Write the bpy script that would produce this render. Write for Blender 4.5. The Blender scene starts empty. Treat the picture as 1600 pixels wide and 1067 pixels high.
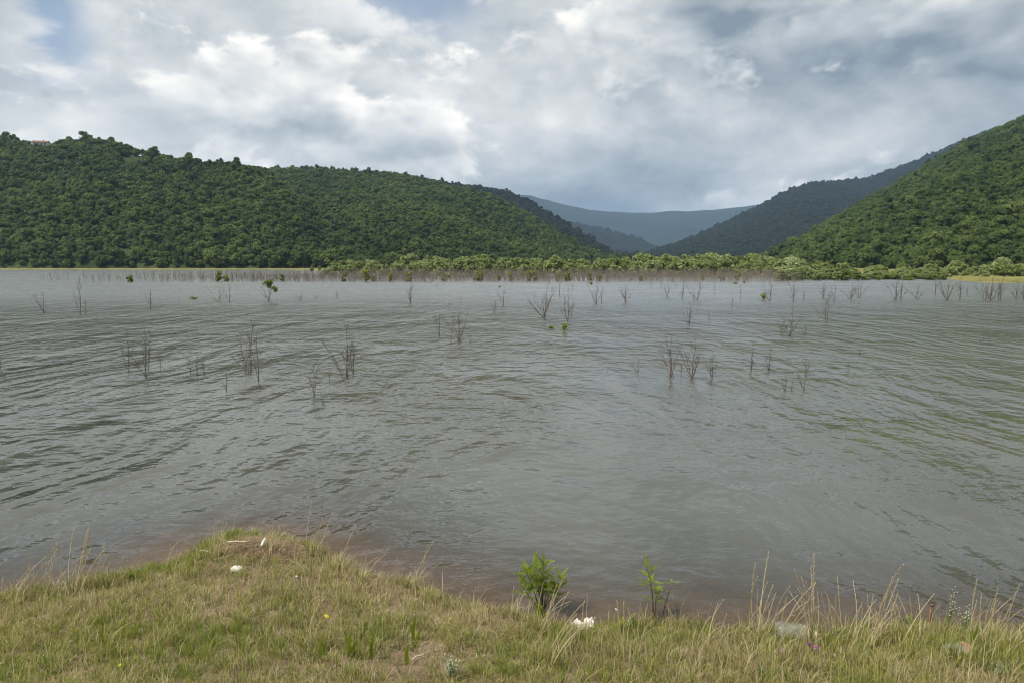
import bpy, math, random
import numpy as np
from mathutils import Vector, Matrix

sc = bpy.context.scene
COL = sc.collection

# ---------------------------------------------------------------- camera
W, H = 1600.0, 1067.0
F = W * 24.0 / 36.0
HOR = 410.0                       # image row of the horizon
CAM_H = 3.5                       # eye above the water level
PITCH = math.atan((H / 2 - HOR) / F)
cam_d = bpy.data.cameras.new('camera')
cam = bpy.data.objects.new('camera', cam_d)
COL.objects.link(cam)
cam.location = (0, 0, CAM_H)
cam.rotation_euler = (math.pi / 2 - PITCH, 0, 0)
cam_d.lens = 24.0
cam_d.sensor_width = 36.0
cam_d.clip_start = 0.1
cam_d.clip_end = 30000
sc.camera = cam

# ---------------------------------------------------------------- node helpers
def new_node(nt, kind, **kw):
    n = nt.nodes.new(kind)
    for k, v in kw.items():
        if k.startswith('i_'):
            n.inputs[k[2:].replace('_', ' ')].default_value = v
        else:
            setattr(n, k, v)
    return n

def math_n(nt, op, a, b=None, c=None, clamp=False):
    n = nt.nodes.new('ShaderNodeMath'); n.operation = op; n.use_clamp = clamp
    for i, v in enumerate((a, b, c)):
        if v is None: continue
        if isinstance(v, (int, float)): n.inputs[i].default_value = v
        else: nt.links.new(v, n.inputs[i])
    return n.outputs[0]

def vmath(nt, op, a, b=None):
    n = nt.nodes.new('ShaderNodeVectorMath'); n.operation = op
    for i, v in enumerate((a, b)):
        if v is None: continue
        if isinstance(v, (tuple, list)): n.inputs[i].default_value = v
        else: nt.links.new(v, n.inputs[i])
    return n.outputs[0] if op not in ('DOT_PRODUCT', 'LENGTH') else n.outputs[1]

def noise_n(nt, vec, scale, detail=4.0, rough=0.5, dist=0.0, dim='3D', out='Fac'):
    n = nt.nodes.new('ShaderNodeTexNoise'); n.noise_dimensions = dim
    n.inputs['Scale'].default_value = scale; n.inputs['Detail'].default_value = detail
    n.inputs['Roughness'].default_value = rough; n.inputs['Distortion'].default_value = dist
    if vec is not None: nt.links.new(vec, n.inputs['Vector'])
    return n.outputs[out]

def ramp_n(nt, fac, stops, interp='LINEAR'):
    n = nt.nodes.new('ShaderNodeValToRGB'); cr = n.color_ramp; cr.interpolation = interp
    while len(cr.elements) < len(stops): cr.elements.new(0.5)
    for e, (p, c) in zip(cr.elements, stops):
        e.position = p
        e.color = (c, c, c, 1) if isinstance(c, (int, float)) else (*c, 1)
    nt.links.new(fac, n.inputs[0])
    return n.outputs[0]

def mix_c(nt, fac, a, b, mode='MIX'):
    n = nt.nodes.new('ShaderNodeMix'); n.data_type = 'RGBA'; n.blend_type = mode
    for sock, v in ((n.inputs[0], fac), (n.inputs[6], a), (n.inputs[7], b)):
        if isinstance(v, (int, float)): sock.default_value = v
        elif isinstance(v, (tuple, list)): sock.default_value = (*v, 1) if len(v) == 3 else v
        else: nt.links.new(v, sock)
    return n.outputs[2]

def comb(nt, x, y, z):
    n = nt.nodes.new('ShaderNodeCombineXYZ')
    for i, v in enumerate((x, y, z)):
        if isinstance(v, (int, float)): n.inputs[i].default_value = v
        else: nt.links.new(v, n.inputs[i])
    return n.outputs[0]

def smooth_n(nt, v, lo, hi, a=0.0, b=1.0):
    n = nt.nodes.new('ShaderNodeMapRange'); n.interpolation_type = 'SMOOTHSTEP'
    nt.links.new(v, n.inputs[0])
    for i, x in zip((1, 2, 3, 4), (lo, hi, a, b)): n.inputs[i].default_value = x
    return n.outputs[0]

# ---------------------------------------------------------------- world: sky and drifting clouds
SUN_DIR = Vector((-0.50, -0.30, 0.81)).normalized()          # towards the sun
SUN_EL = math.asin(SUN_DIR.z); SUN_AZ = math.atan2(SUN_DIR.x, SUN_DIR.y)
world = bpy.data.worlds.new('World'); sc.world = world
world.use_nodes = True
world.cycles.sampling_method = 'MANUAL'; world.cycles.sample_map_resolution = 512
nt = world.node_tree; nt.nodes.clear()
out = nt.nodes.new('ShaderNodeOutputWorld')
bg = nt.nodes.new('ShaderNodeBackground'); bg.inputs['Strength'].default_value = 0.1
nt.links.new(bg.outputs[0], out.inputs[0])
sky = nt.nodes.new('ShaderNodeTexSky'); sky.sky_type = 'NISHITA'; sky.sun_disc = False
sky.sun_elevation = SUN_EL; sky.sun_rotation = SUN_AZ
sky.air_density = 1.0; sky.dust_density = 1.5; sky.ozone_density = 1.5
tc = nt.nodes.new('ShaderNodeTexCoord')
sep = nt.nodes.new('ShaderNodeSeparateXYZ'); nt.links.new(tc.outputs['Generated'], sep.inputs[0])
dx, dy, dz = sep.outputs
CLOUD_OFF = (3.1, 7.4, 1.7)
P0 = tc.outputs['Generated']
P = comb(nt, math_n(nt, 'MULTIPLY', dx, 1.0), math_n(nt, 'MULTIPLY', dy, 1.0), math_n(nt, 'MULTIPLY', dz, 1.75))
P = vmath(nt, 'ADD', P, CLOUD_OFF)
warp = noise_n(nt, P, 4.0, 3, 0.5, out='Color')
warp = vmath(nt, 'SCALE', vmath(nt, 'SUBTRACT', warp, (0.5, 0.5, 0.5)))
warp.node.inputs['Scale'].default_value = 0.10
Pw = vmath(nt, 'ADD', P, warp)
def cloud_t(vec):
    a = noise_n(nt, vec, 2.2, 1, 0.5)
    b = noise_n(nt, vec, 5.2, 6, 0.56)
    return math_n(nt, 'ADD', math_n(nt, 'MULTIPLY', a, 0.50), math_n(nt, 'MULTIPLY', b, 0.50))
def bank(px, py, width):
    """soft 0..1 weight round the direction of a big cloud or gap"""
    d = Vector(((px - 800) / F, 1.0, (HOR - py) / F)).normalized()
    c = vmath(nt, 'DOT_PRODUCT', P0, tuple(d))
    return smooth_n(nt, c, math.cos(width), 1.0)
gap = math_n(nt, 'ADD', bank(650, -30, 0.13), math_n(nt, 'ADD', bank(90, 70, 0.07), bank(-20, -60, 0.13)), clamp=True)
dark = math_n(nt, 'ADD', bank(1150, -40, 0.22), bank(1480, -30, 0.30), clamp=True)
dark = math_n(nt, 'MULTIPLY_ADD', bank(1010, 345, 0.20), 1.25, dark)
white = math_n(nt, 'ADD', bank(760, 150, 0.24), math_n(nt, 'ADD', bank(10, 190, 0.15), bank(420, 210, 0.17)), clamp=True)
t0 = cloud_t(Pw)
t1 = cloud_t(vmath(nt, 'ADD', Pw, (0.014, 0.0, 0.060)))
lit = math_n(nt, 'SUBTRACT', t0, t1)
tt = math_n(nt, 'SUBTRACT', t0, math_n(nt, 'MULTIPLY', gap, 0.06))
cover = smooth_n(nt, tt, 0.40, 0.50)
cover = math_n(nt, 'MAXIMUM', cover, math_n(nt, 'MULTIPLY_ADD', gap, -0.75, 1.0))
thick = smooth_n(nt, t0, 0.36, 0.66)
# high cloud deck: thick cores grey, sun-facing billows white
val = math_n(nt, 'MULTIPLY_ADD', lit, 2.0, 0.54)
val = math_n(nt, 'SUBTRACT', val, math_n(nt, 'MULTIPLY', thick, 0.14))
# nearer cumulus with crisp edges, drifting below the deck
Pc = vmath(nt, 'ADD', Pw, (4.3, 1.9, 2.6))
c0 = noise_n(nt, Pc, 4.0, 7, 0.55)
c1 = noise_n(nt, vmath(nt, 'ADD', Pc, (0.012, 0.0, 0.040)), 4.0, 4, 0.55)
cm = smooth_n(nt, math_n(nt, 'MULTIPLY_ADD', white, 0.03, c0), 0.51, 0.57)
cv = math_n(nt, 'MULTIPLY_ADD', math_n(nt, 'SUBTRACT', c0, c1), 2.8, 0.60)
cv = math_n(nt, 'SUBTRACT', cv, smooth_n(nt, c0, 0.52, 0.72, 0.0, 0.24))
mixv = nt.nodes.new('ShaderNodeMix'); mixv.data_type = 'FLOAT'
nt.links.new(math_n(nt, 'MULTIPLY', cm, 0.85), mixv.inputs[0]); nt.links.new(val, mixv.inputs[2]); nt.links.new(cv, mixv.inputs[3])
val = mixv.outputs[0]
val = math_n(nt, 'MULTIPLY_ADD', white, 0.06, val)
val = math_n(nt, 'MULTIPLY_ADD', dark, -0.15, val)
val = math_n(nt, 'MINIMUM', math_n(nt, 'MAXIMUM', val, 0.15), 0.86)
ccol = ramp_n(nt, val, [(0.15, (0.17, 0.21, 0.25)), (0.40, (0.37, 0.405, 0.425)),
                        (0.60, (0.58, 0.585, 0.58)), (0.86, (0.90, 0.865, 0.80))])
ccol = vmath(nt, 'SCALE', ccol); ccol.node.inputs['Scale'].default_value = 11.0
skyc = mix_c(nt, cover, sky.outputs[0], ccol)
nt.links.new(skyc, bg.inputs['Color'])

# ---------------------------------------------------------------- sun
sun_d = bpy.data.lights.new('sun', 'SUN')
sun_d.energy = 3.7; sun_d.angle = math.radians(4.0); sun_d.color = (1.0, 0.95, 0.87)
sun = bpy.data.objects.new('sun', sun_d); COL.objects.link(sun)
sun.rotation_euler = SUN_DIR.to_track_quat('Z', 'Y').to_euler()
sun.location = (0, 0, 60)

# ---------------------------------------------------------------- exposure, sampling
vs = sc.view_settings
vs.view_transform = 'Standard'; vs.look = 'None'; vs.exposure = 0.34; vs.gamma = 1.0
vs.use_curve_mapping = False
cy = sc.cycles
cy.use_denoising = True
cy.max_bounces = 6; cy.diffuse_bounces = 2; cy.glossy_bounces = 3
cy.transparent_max_bounces = 12; cy.transmission_bounces = 6; cy.volume_bounces = 1
cy.use_adaptive_sampling = True; cy.adaptive_threshold = 0.02
cy.filter_width = 1.1
cy.caustics_reflective = False; cy.caustics_refractive = False
#--STRUCTURE
# ---------------------------------------------------------------- geometry helpers
CT, ST = math.cos(PITCH), math.sin(PITCH)
def ray(px, py):
    xr = (px - W / 2) / F; yr = (H / 2 - py) / F
    return (xr, CT + yr * ST, -ST + yr * CT)
def on_level(px, py, z=0.0):
    """the point of a horizontal level seen at a pixel of the photograph"""
    r = ray(px, py); k = (z - CAM_H) / r[2]
    return Vector((r[0] * k, r[1] * k, z))
def at_depth(px, py, Y):
    r = ray(px, py); k = Y / r[1]
    return Vector((r[0] * k, Y, CAM_H + r[2] * k))
def proj(x, y, z):
    """world arrays -> pixel arrays"""
    zc = z - CAM_H
    f = y * CT - zc * ST; u = y * ST + zc * CT
    return W / 2 + F * x / f, H / 2 - F * u / f

def tag(o, label=None, cat=None, group=None, kind=None):
    if label: o['label'] = label
    if cat: o['category'] = cat
    if group: o['group'] = group
    if kind: o['kind'] = kind
    return o
def empty(name, loc=(0, 0, 0), rz=0.0):
    o = bpy.data.objects.new(name, None); COL.objects.link(o)
    o.location = loc; o.rotation_euler = (0, 0, rz); o.empty_display_size = 0.1
    return o
def link(name, me, parent=None, loc=None, rot=None, scale=None):
    o = bpy.data.objects.new(name, me); COL.objects.link(o)
    if parent: o.parent = parent
    if loc is not None: o.location = loc
    if rot is not None: o.rotation_euler = rot
    if scale is not None: o.scale = scale if not isinstance(scale, (int, float)) else (scale,) * 3
    return o

def np_mesh(name, verts, faces_list, mat, smooth=False, attrs=None, mats=None, mat_idx=None):
    """verts (N,3); faces_list: list of int arrays (M,k) with k = 3 or 4"""
    verts = np.asarray(verts, dtype=np.float32)
    me = bpy.data.meshes.new(name)
    faces_list = [np.asarray(f, dtype=np.int32) for f in faces_list if len(f)]
    loops = np.concatenate([f.ravel() for f in faces_list])
    sizes = np.concatenate([np.full(len(f), f.shape[1], np.int32) for f in faces_list])
    starts = np.concatenate([[0], np.cumsum(sizes)[:-1]]).astype(np.int32)
    me.vertices.add(len(verts)); me.vertices.foreach_set('co', verts.ravel())
    me.loops.add(len(loops)); me.loops.foreach_set('vertex_index', loops)
    me.polygons.add(len(sizes)); me.polygons.foreach_set('loop_start', starts)
    me.polygons.foreach_set('loop_total', sizes)
    if smooth: me.polygons.foreach_set('use_smooth', np.ones(len(sizes), bool))
    for m in (mats or [mat]): me.materials.append(m)
    if mat_idx is not None: me.polygons.foreach_set('material_index', np.asarray(mat_idx, np.int32))
    me.update(calc_edges=True)
    for k, v in (attrs or {}).items():
        v = np.asarray(v, np.float32)
        if v.ndim == 1:
            a = me.attributes.new(k, 'FLOAT', 'POINT'); a.data.foreach_set('value', v)
        else:
            a = me.attributes.new(k, 'FLOAT_COLOR', 'POINT')
            a.data.foreach_set('color', np.concatenate([v, np.ones((len(v), 1), np.float32)], 1).ravel())
    return me

def grid_faces(nr, nc):
    i = np.arange(nr - 1)[:, None] * nc + np.arange(nc - 1)[None, :]
    return np.stack([i, i + 1, i + 1 + nc, i + nc], -1).reshape(-1, 4)

class MB:
    """collects tubes, quads and balls into one mesh"""
    def __init__(self): self.v = []; self.q = []; self.t = []; self.qm = []; self.tm = []; self.c = []
    def n(self): return len(self.v)
    def tube(self, pts, rad, n=4, m=0, cap=True):
        pts = [Vector(p) for p in pts]; base = self.n(); k = len(pts)
        for i, p in enumerate(pts):
            d = (pts[min(i + 1, k - 1)] - pts[max(i - 1, 0)])
            if d.length < 1e-9: d = Vector((0, 0, 1))
            d.normalize()
            a = d.cross(Vector((0.31, 0.95, 0.05)))
            if a.length < 1e-4: a = d.cross(Vector((1, 0, 0)))
            a.normalize(); b = d.cross(a)
            r = rad[i] if isinstance(rad, (list, tuple)) else rad
            for j in range(n):
                t = 2 * math.pi * j / n
                self.v.append(tuple(p + a * (r * math.cos(t)) + b * (r * math.sin(t))))
        for i in range(k - 1):
            for j in range(n):
                j2 = (j + 1) % n
                self.q.append((base + i * n + j, base + i * n + j2, base + (i + 1) * n + j2, base + (i + 1) * n + j)); self.qm.append(m)
        if cap and n >= 3:
            for end in (0, k - 1):
                s = base + end * n
                for j in range(1, n - 1):
                    self.t.append((s, s + j, s + j + 1) if end else (s, s + j + 1, s + j)); self.tm.append(m)
    def poly(self, pts, m=0):
        b = self.n(); self.v += [tuple(p) for p in pts]
        if len(pts) == 4: self.q.append((b, b + 1, b + 2, b + 3)); self.qm.append(m)
        elif len(pts) == 3: self.t.append((b, b + 1, b + 2)); self.tm.append(m)
        else:
            for j in range(1, len(pts) - 1): self.t.append((b, b + j, b + j + 1)); self.tm.append(m)
    def lathe(self, prof, n=16, m=0, axis='z'):
        b = self.n()
        for r, z in prof:
            for j in range(n):
                t = 2 * math.pi * j / n; p = (r * math.cos(t), r * math.sin(t), z)
                self.v.append(p if axis == 'z' else (z, p[0], p[1]))
        for i in range(len(prof) - 1):
            for j in range(n):
                j2 = (j + 1) % n
                self.q.append((b + i * n + j, b + i * n + j2, b + (i + 1) * n + j2, b + (i + 1) * n + j)); self.qm.append(m)
    def box(self, lo, hi, m=0):
        (x0, y0, z0), (x1, y1, z1) = lo, hi; b = self.n()
        self.v += [(x0, y0, z0), (x1, y0, z0), (x1, y1, z0), (x0, y1, z0), (x0, y0, z1), (x1, y0, z1), (x1, y1, z1), (x0, y1, z1)]
        for f in ((0, 3, 2, 1), (4, 5, 6, 7), (0, 1, 5, 4), (1, 2, 6, 5), (2, 3, 7, 6), (3, 0, 4, 7)):
            self.q.append(tuple(b + i for i in f)); self.qm.append(m)
    def mesh(self, name, mat, smooth=False, mats=None):
        fl = []; mi = []
        if self.q: fl.append(np.array(self.q)); mi += self.qm
        if self.t: fl.append(np.array(self.t)); mi += self.tm
        return np_mesh(name, np.array(self.v), fl, mat, smooth, mats=mats, mat_idx=mi if mats else None)

# numpy value noise for terrain
def vnoise(x, y, seed=0):
    x = np.asarray(x, float); y = np.asarray(y, float)
    xi = np.floor(x).astype(np.int64); yi = np.floor(y).astype(np.int64)
    fx = x - xi; fy = y - yi; fx = fx * fx * (3 - 2 * fx); fy = fy * fy * (3 - 2 * fy)
    def h(i, j):
        n = (i * 374761393 + j * 668265263 + seed * 982451653) & 0xFFFFFFFF
        n = ((n ^ (n >> 13)) * 1274126177) & 0xFFFFFFFF
        return ((n ^ (n >> 16)) & 0xFFFF) / 65535.0
    a, b, c, d = h(xi, yi), h(xi + 1, yi), h(xi, yi + 1), h(xi + 1, yi + 1)
    return (a * (1 - fx) + b * fx) * (1 - fy) + (c * (1 - fx) + d * fx) * fy
def fbm(x, y, seed=0, octv=4):
    s = 0.0; a = 0.5; t = 0.0
    for k in range(octv):
        s = s + a * vnoise(x * 2 ** k, y * 2 ** k, seed + k * 17); t += a; a *= 0.5
    return s / t - 0.5

# ---------------------------------------------------------------- materials
def new_mat(name):
    m = bpy.data.materials.new(name); m.use_nodes = True
    nt = m.node_tree; nt.nodes.clear()
    o = nt.nodes.new('ShaderNodeOutputMaterial')
    return m, nt, o
def principled(nt, o, color, rough=0.8, spec=0.3, bump=None, bump_d=0.01, **kw):
    b = nt.nodes.new('ShaderNodeBsdfPrincipled')
    if isinstance(color, (tuple, list)): b.inputs['Base Color'].default_value = (*color, 1)
    else: nt.links.new(color, b.inputs['Base Color'])
    b.inputs['Roughness'].default_value = rough
    b.inputs['Specular IOR Level'].default_value = spec
    for k, v in kw.items(): b.inputs[k].default_value = v
    if bump is not None:
        bn = nt.nodes.new('ShaderNodeBump'); bn.inputs['Distance'].default_value = bump_d
        nt.links.new(bump, bn.inputs['Height']); nt.links.new(bn.outputs[0], b.inputs['Normal'])
    nt.links.new(b.outputs[0], o.inputs[0])
    return b
def geo_pos(nt): return nt.nodes.new('ShaderNodeNewGeometry').outputs['Position']
def obj_rand(nt): return nt.nodes.new('ShaderNodeObjectInfo').outputs['Random']

def leaf_mat(name, cols, patch=0.02, trans=0.35, rough=0.6, leaf_scale=2.0):
    """foliage: colour drifts from tree to tree, patch to patch and leaf to leaf"""
    m, nt, o = new_mat(name)
    p = geo_pos(nt)
    f = math_n(nt, 'MULTIPLY', obj_rand(nt), 0.52)
    f = math_n(nt, 'MULTIPLY_ADD', noise_n(nt, p, patch, 3), 0.95, f)  # patch tone; on the hills also cloud light and shade put into the colour
    f = math_n(nt, 'MULTIPLY_ADD', noise_n(nt, p, leaf_scale, 1), 0.34, f)
    f = math_n(nt, 'SUBTRACT', f, 0.42, clamp=True)
    n = len(cols)
    c = ramp_n(nt, f, [(i / (n - 1), cc) for i, cc in enumerate(cols)])
    b = principled(nt, o, c, rough, 0.35)
    t = nt.nodes.new('ShaderNodeBsdfTranslucent'); nt.links.new(mix_c(nt, 0.5, c, (0.30, 0.42, 0.05), 'MULTIPLY') if False else c, t.inputs[0])
    ms = nt.nodes.new('ShaderNodeMixShader'); ms.inputs[0].default_value = trans
    nt.links.new(b.outputs[0], ms.inputs[1]); nt.links.new(t.outputs[0], ms.inputs[2])
    nt.links.new(ms.outputs[0], o.inputs[0])
    return m
def wood_mat(name, c0, c1, scale=3.0, rough=0.85):
    m, nt, o = new_mat(name)
    tcn = nt.nodes.new('ShaderNodeTexCoord').outputs['Object']
    st = vmath(nt, 'MULTIPLY', tcn, (6.0, 6.0, 1.0))
    f = math_n(nt, 'MULTIPLY_ADD', obj_rand(nt), 0.5, math_n(nt, 'MULTIPLY', noise_n(nt, st, scale, 5, 0.6), 0.6))
    c = ramp_n(nt, f, [(0.2, c0), (0.8, c1)])
    principled(nt, o, c, rough, 0.2, bump=noise_n(nt, st, scale * 3, 4), bump_d=0.004)
    return m
def attr_leaf_mat(name, trans=0.3, rough=0.6):
    """blades coloured one by one from their own colour attribute"""
    m, nt, o = new_mat(name)
    a = nt.nodes.new('ShaderNodeAttribute'); a.attribute_name = 'tint'
    f = noise_n(nt, geo_pos(nt), 30.0, 2)
    c = mix_c(nt, 1.0, a.outputs['Color'], ramp_n(nt, f, [(0.3, 0.82), (0.7, 1.15)]), 'MULTIPLY')
    b = principled(nt, o, c, rough, 0.3)
    t = nt.nodes.new('ShaderNodeBsdfTranslucent'); nt.links.new(c, t.inputs[0])
    ms = nt.nodes.new('ShaderNodeMixShader'); ms.inputs[0].default_value = trans
    nt.links.new(b.outputs[0], ms.inputs[1]); nt.links.new(t.outputs[0], ms.inputs[2])
    nt.links.new(ms.outputs[0], o.inputs[0])
    return m

M_FOREST = leaf_mat('forest_leaves', [(0.030, 0.060, 0.018), (0.062, 0.110, 0.026), (0.104, 0.164, 0.036), (0.160, 0.220, 0.050), (0.225, 0.275, 0.085)], 0.011, 0.44)
M_SHADEFOREST = leaf_mat('shade_toned_leaves', [(0.010, 0.024, 0.014), (0.018, 0.036, 0.018), (0.030, 0.054, 0.024)], 0.012, 0.15)  # cloud shade over the far hills, put into darker leaf colours
M_WILLOW = leaf_mat('willow_leaves', [(0.120, 0.165, 0.042), (0.190, 0.245, 0.065), (0.260, 0.310, 0.100), (0.310, 0.360, 0.145), (0.37, 0.42, 0.22)], 0.05, 0.30)
M_YBUSH = leaf_mat('yellow_green_leaves', [(0.150, 0.185, 0.022), (0.240, 0.270, 0.030), (0.330, 0.340, 0.045)], 0.3, 0.35)
M_SAPLING = leaf_mat('fresh_leaves', [(0.130, 0.180, 0.015), (0.225, 0.295, 0.024), (0.330, 0.400, 0.040)], 3.0, 0.40, 0.45, 20.0)
M_BARK = wood_mat('bark', (0.05, 0.04, 0.03), (0.14, 0.115, 0.09))
M_DEADWOOD = wood_mat('drowned_wood', (0.055, 0.045, 0.036), (0.185, 0.152, 0.122))
M_THICKET = wood_mat('thicket_wood', (0.165, 0.142, 0.112), (0.300, 0.262, 0.210))
M_GRASS = attr_leaf_mat('grass_blades', 0.42)
M_STRAW = attr_leaf_mat('straw_blades', 0.2, 0.65)

# hill soil under the trees
def hill_mat(name, c0, c1, scale):
    m, nt, o = new_mat(name)
    p = geo_pos(nt)
    f = noise_n(nt, p, scale, 8, 0.62)
    c = ramp_n(nt, f, [(0.32, c0), (0.66, c1)])
    principled(nt, o, c, 0.95, 0.05, bump=noise_n(nt, p, scale * 4, 6), bump_d=4.0)
    return m
M_HILL = hill_mat('hill_soil', (0.020, 0.032, 0.013), (0.070, 0.085, 0.030), 0.03)
M_HILLFAR = hill_mat('far_hill_woods', (0.010, 0.020, 0.011), (0.030, 0.045, 0.022), 0.02)
M_MOUNT = hill_mat('mountain_woods', (0.008, 0.016, 0.014), (0.020, 0.030, 0.024), 0.006)

# far shore flat: straw and green meadow
m, nt, o = new_mat('shore_meadow')
p = geo_pos(nt); f = noise_n(nt, p, 0.12, 6, 0.6)
c = ramp_n(nt, f, [(0.30, (0.085, 0.105, 0.030)), (0.52, (0.20, 0.19, 0.06)), (0.70, (0.28, 0.235, 0.09))])
principled(nt, o, c, 0.9, 0.1, bump=noise_n(nt, p, 2.5, 5), bump_d=0.15)
M_SHORE = m

# near bank: reddish soil, damp towards the water
m, nt, o = new_mat('bank_soil')
p = geo_pos(nt)
f = noise_n(nt, p, 2.2, 8, 0.62)
c = ramp_n(nt, f, [(0.30, (0.14, 0.095, 0.058)), (0.50, (0.24, 0.170, 0.105)), (0.72, (0.34, 0.26, 0.165))])
g = noise_n(nt, p, 26.0, 5, 0.6)
c = mix_c(nt, ramp_n(nt, g, [(0.45, 0.0), (0.62, 0.55)]), c, (0.10, 0.085, 0.045))
sp = nt.nodes.new('ShaderNodeSeparateXYZ'); nt.links.new(p, sp.inputs[0])
wet = smooth_n(nt, sp.outputs[2], 0.0, 0.10, 1.0, 0.0)
c = mix_c(nt, math_n(nt, 'MULTIPLY', wet, 0.55), c, (0.120, 0.082, 0.058))
principled(nt, o, c, 0.85, 0.25, bump=noise_n(nt, p, 30.0, 6, 0.65), bump_d=0.02)
M_BANK = m
m, nt, o = new_mat('lake_mud')
p = geo_pos(nt)
c = ramp_n(nt, noise_n(nt, p, 0.6, 5), [(0.3, (0.09, 0.075, 0.055)), (0.7, (0.16, 0.13, 0.095))])
principled(nt, o, c, 0.9, 0.1)
M_MUD = m

# water: murky body under a rippled reflecting surface
grp = bpy.data.node_groups.new('wave_height', 'ShaderNodeTree')
grp.interface.new_socket('Vector', in_out='INPUT', socket_type='NodeSocketVector')
grp.interface.new_socket('Height', in_out='OUTPUT', socket_type='NodeSocketFloat')
gi = grp.nodes.new('NodeGroupInput'); go = grp.nodes.new('NodeGroupOutput')
v = gi.outputs[0]
wv = noise_n(grp, v, 0.11, 2, out='Color', dim='2D')
wv = vmath(grp, 'SCALE', vmath(grp, 'SUBTRACT', wv, (0.5, 0.5, 0.5))); wv.node.inputs['Scale'].default_value = 3.2
vw = vmath(grp, 'ADD', v, wv)
longw = noise_n(grp, vmath(grp, 'MULTIPLY', vw, (0.85, 0.15, 0.0)), 1.0, 2, 0.5, dim='2D')
longw = math_n(grp, 'POWER', longw, 1.6)
mid = noise_n(grp, vmath(grp, 'MULTIPLY', vw, (1.7, 1.15, 0.0)), 1.0, 2, 0.55, dim='2D')
fine = noise_n(grp, vmath(grp, 'MULTIPLY', v, (4.2, 6.5, 0.0)), 1.0, 3, 0.6, dim='2D')
calm = noise_n(grp, v, 0.16, 2, dim='2D')
gust = smooth_n(grp, calm, 0.38, 0.60, 0.50, 1.0)
spv = grp.nodes.new('ShaderNodeSeparateXYZ'); grp.links.new(v, spv.inputs[0])
lee = smooth_n(grp, spv.outputs[1], 6.5, 11.0, 0.85, 1.0)          # sheltered under the bank
h_ = math_n(grp, 'MULTIPLY', longw, 0.23)
h_ = math_n(grp, 'MULTIPLY_ADD', mid, 0.135, h_)
h_ = math_n(grp, 'MULTIPLY_ADD', fine, 0.027, h_)
h_ = math_n(grp, 'MULTIPLY', h_, math_n(grp, 'MULTIPLY', gust, lee))
grp.links.new(h_, go.inputs[0])

m, nt, o = new_mat('lake_water')
p = geo_pos(nt)
def wave_h(vec):
    n = nt.nodes.new('ShaderNodeGroup'); n.node_tree = grp; nt.links.new(vec, n.inputs[0]); return n.outputs[0]
EPS = 0.02
h0 = wave_h(p); hx = wave_h(vmath(nt, 'ADD', p, (EPS, 0, 0))); hy = wave_h(vmath(nt, 'ADD', p, (0, EPS, 0)))
sx = math_n(nt, 'MULTIPLY', math_n(nt, 'SUBTRACT', h0, hx), 1.0 / EPS)
sy = math_n(nt, 'MULTIPLY', math_n(nt, 'SUBTRACT', h0, hy), 1.0 / EPS)
nrm = vmath(nt, 'NORMALIZE', comb(nt, sx, sy, 1.0))
spn = nt.nodes.new('ShaderNodeSeparateXYZ'); nt.links.new(p, spn.inputs[0])
rough = smooth_n(nt, spn.outputs[1], 9.0, 80.0, 0.02, 0.22)          # open water is ruffled by the wind
gl = nt.nodes.new('ShaderNodeBsdfGlossy'); gl.distribution = 'GGX'
gl.inputs['Color'].default_value = (1, 1, 1, 1)
nt.links.new(rough, gl.inputs['Roughness']); nt.links.new(nrm, gl.inputs['Normal'])
df = nt.nodes.new('ShaderNodeBsdfDiffuse')
murk = ramp_n(nt, noise_n(nt, p, 0.35, 4), [(0.3, (0.092, 0.095, 0.083)), (0.7, (0.116, 0.118, 0.104))])
nt.links.new(murk, df.inputs['Color'])
tr = nt.nodes.new('ShaderNodeBsdfTransparent'); tr.inputs[0].default_value = (0.90, 0.82, 0.70, 1)
da = nt.nodes.new('ShaderNodeAttribute'); da.attribute_name = 'depth'
cloudy = math_n(nt, 'SUBTRACT', 1.0, math_n(nt, 'POWER', 2.718, math_n(nt, 'MULTIPLY', da.outputs['Fac'], -4.8)), clamp=True)
body = nt.nodes.new('ShaderNodeMixShader')
nt.links.new(cloudy, body.inputs[0]); nt.links.new(tr.outputs[0], body.inputs[1]); nt.links.new(df.outputs[0], body.inputs[2])
fr = nt.nodes.new('ShaderNodeFresnel'); fr.inputs['IOR'].default_value = 1.333; nt.links.new(nrm, fr.inputs['Normal'])
ms = nt.nodes.new('ShaderNodeMixShader')
nt.links.new(fr.outputs[0], ms.inputs[0]); nt.links.new(body.outputs[0], ms.inputs[1]); nt.links.new(gl.outputs[0], ms.inputs[2])
nt.links.new(ms.outputs[0], o.inputs[0])
M_WATER = m

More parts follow.
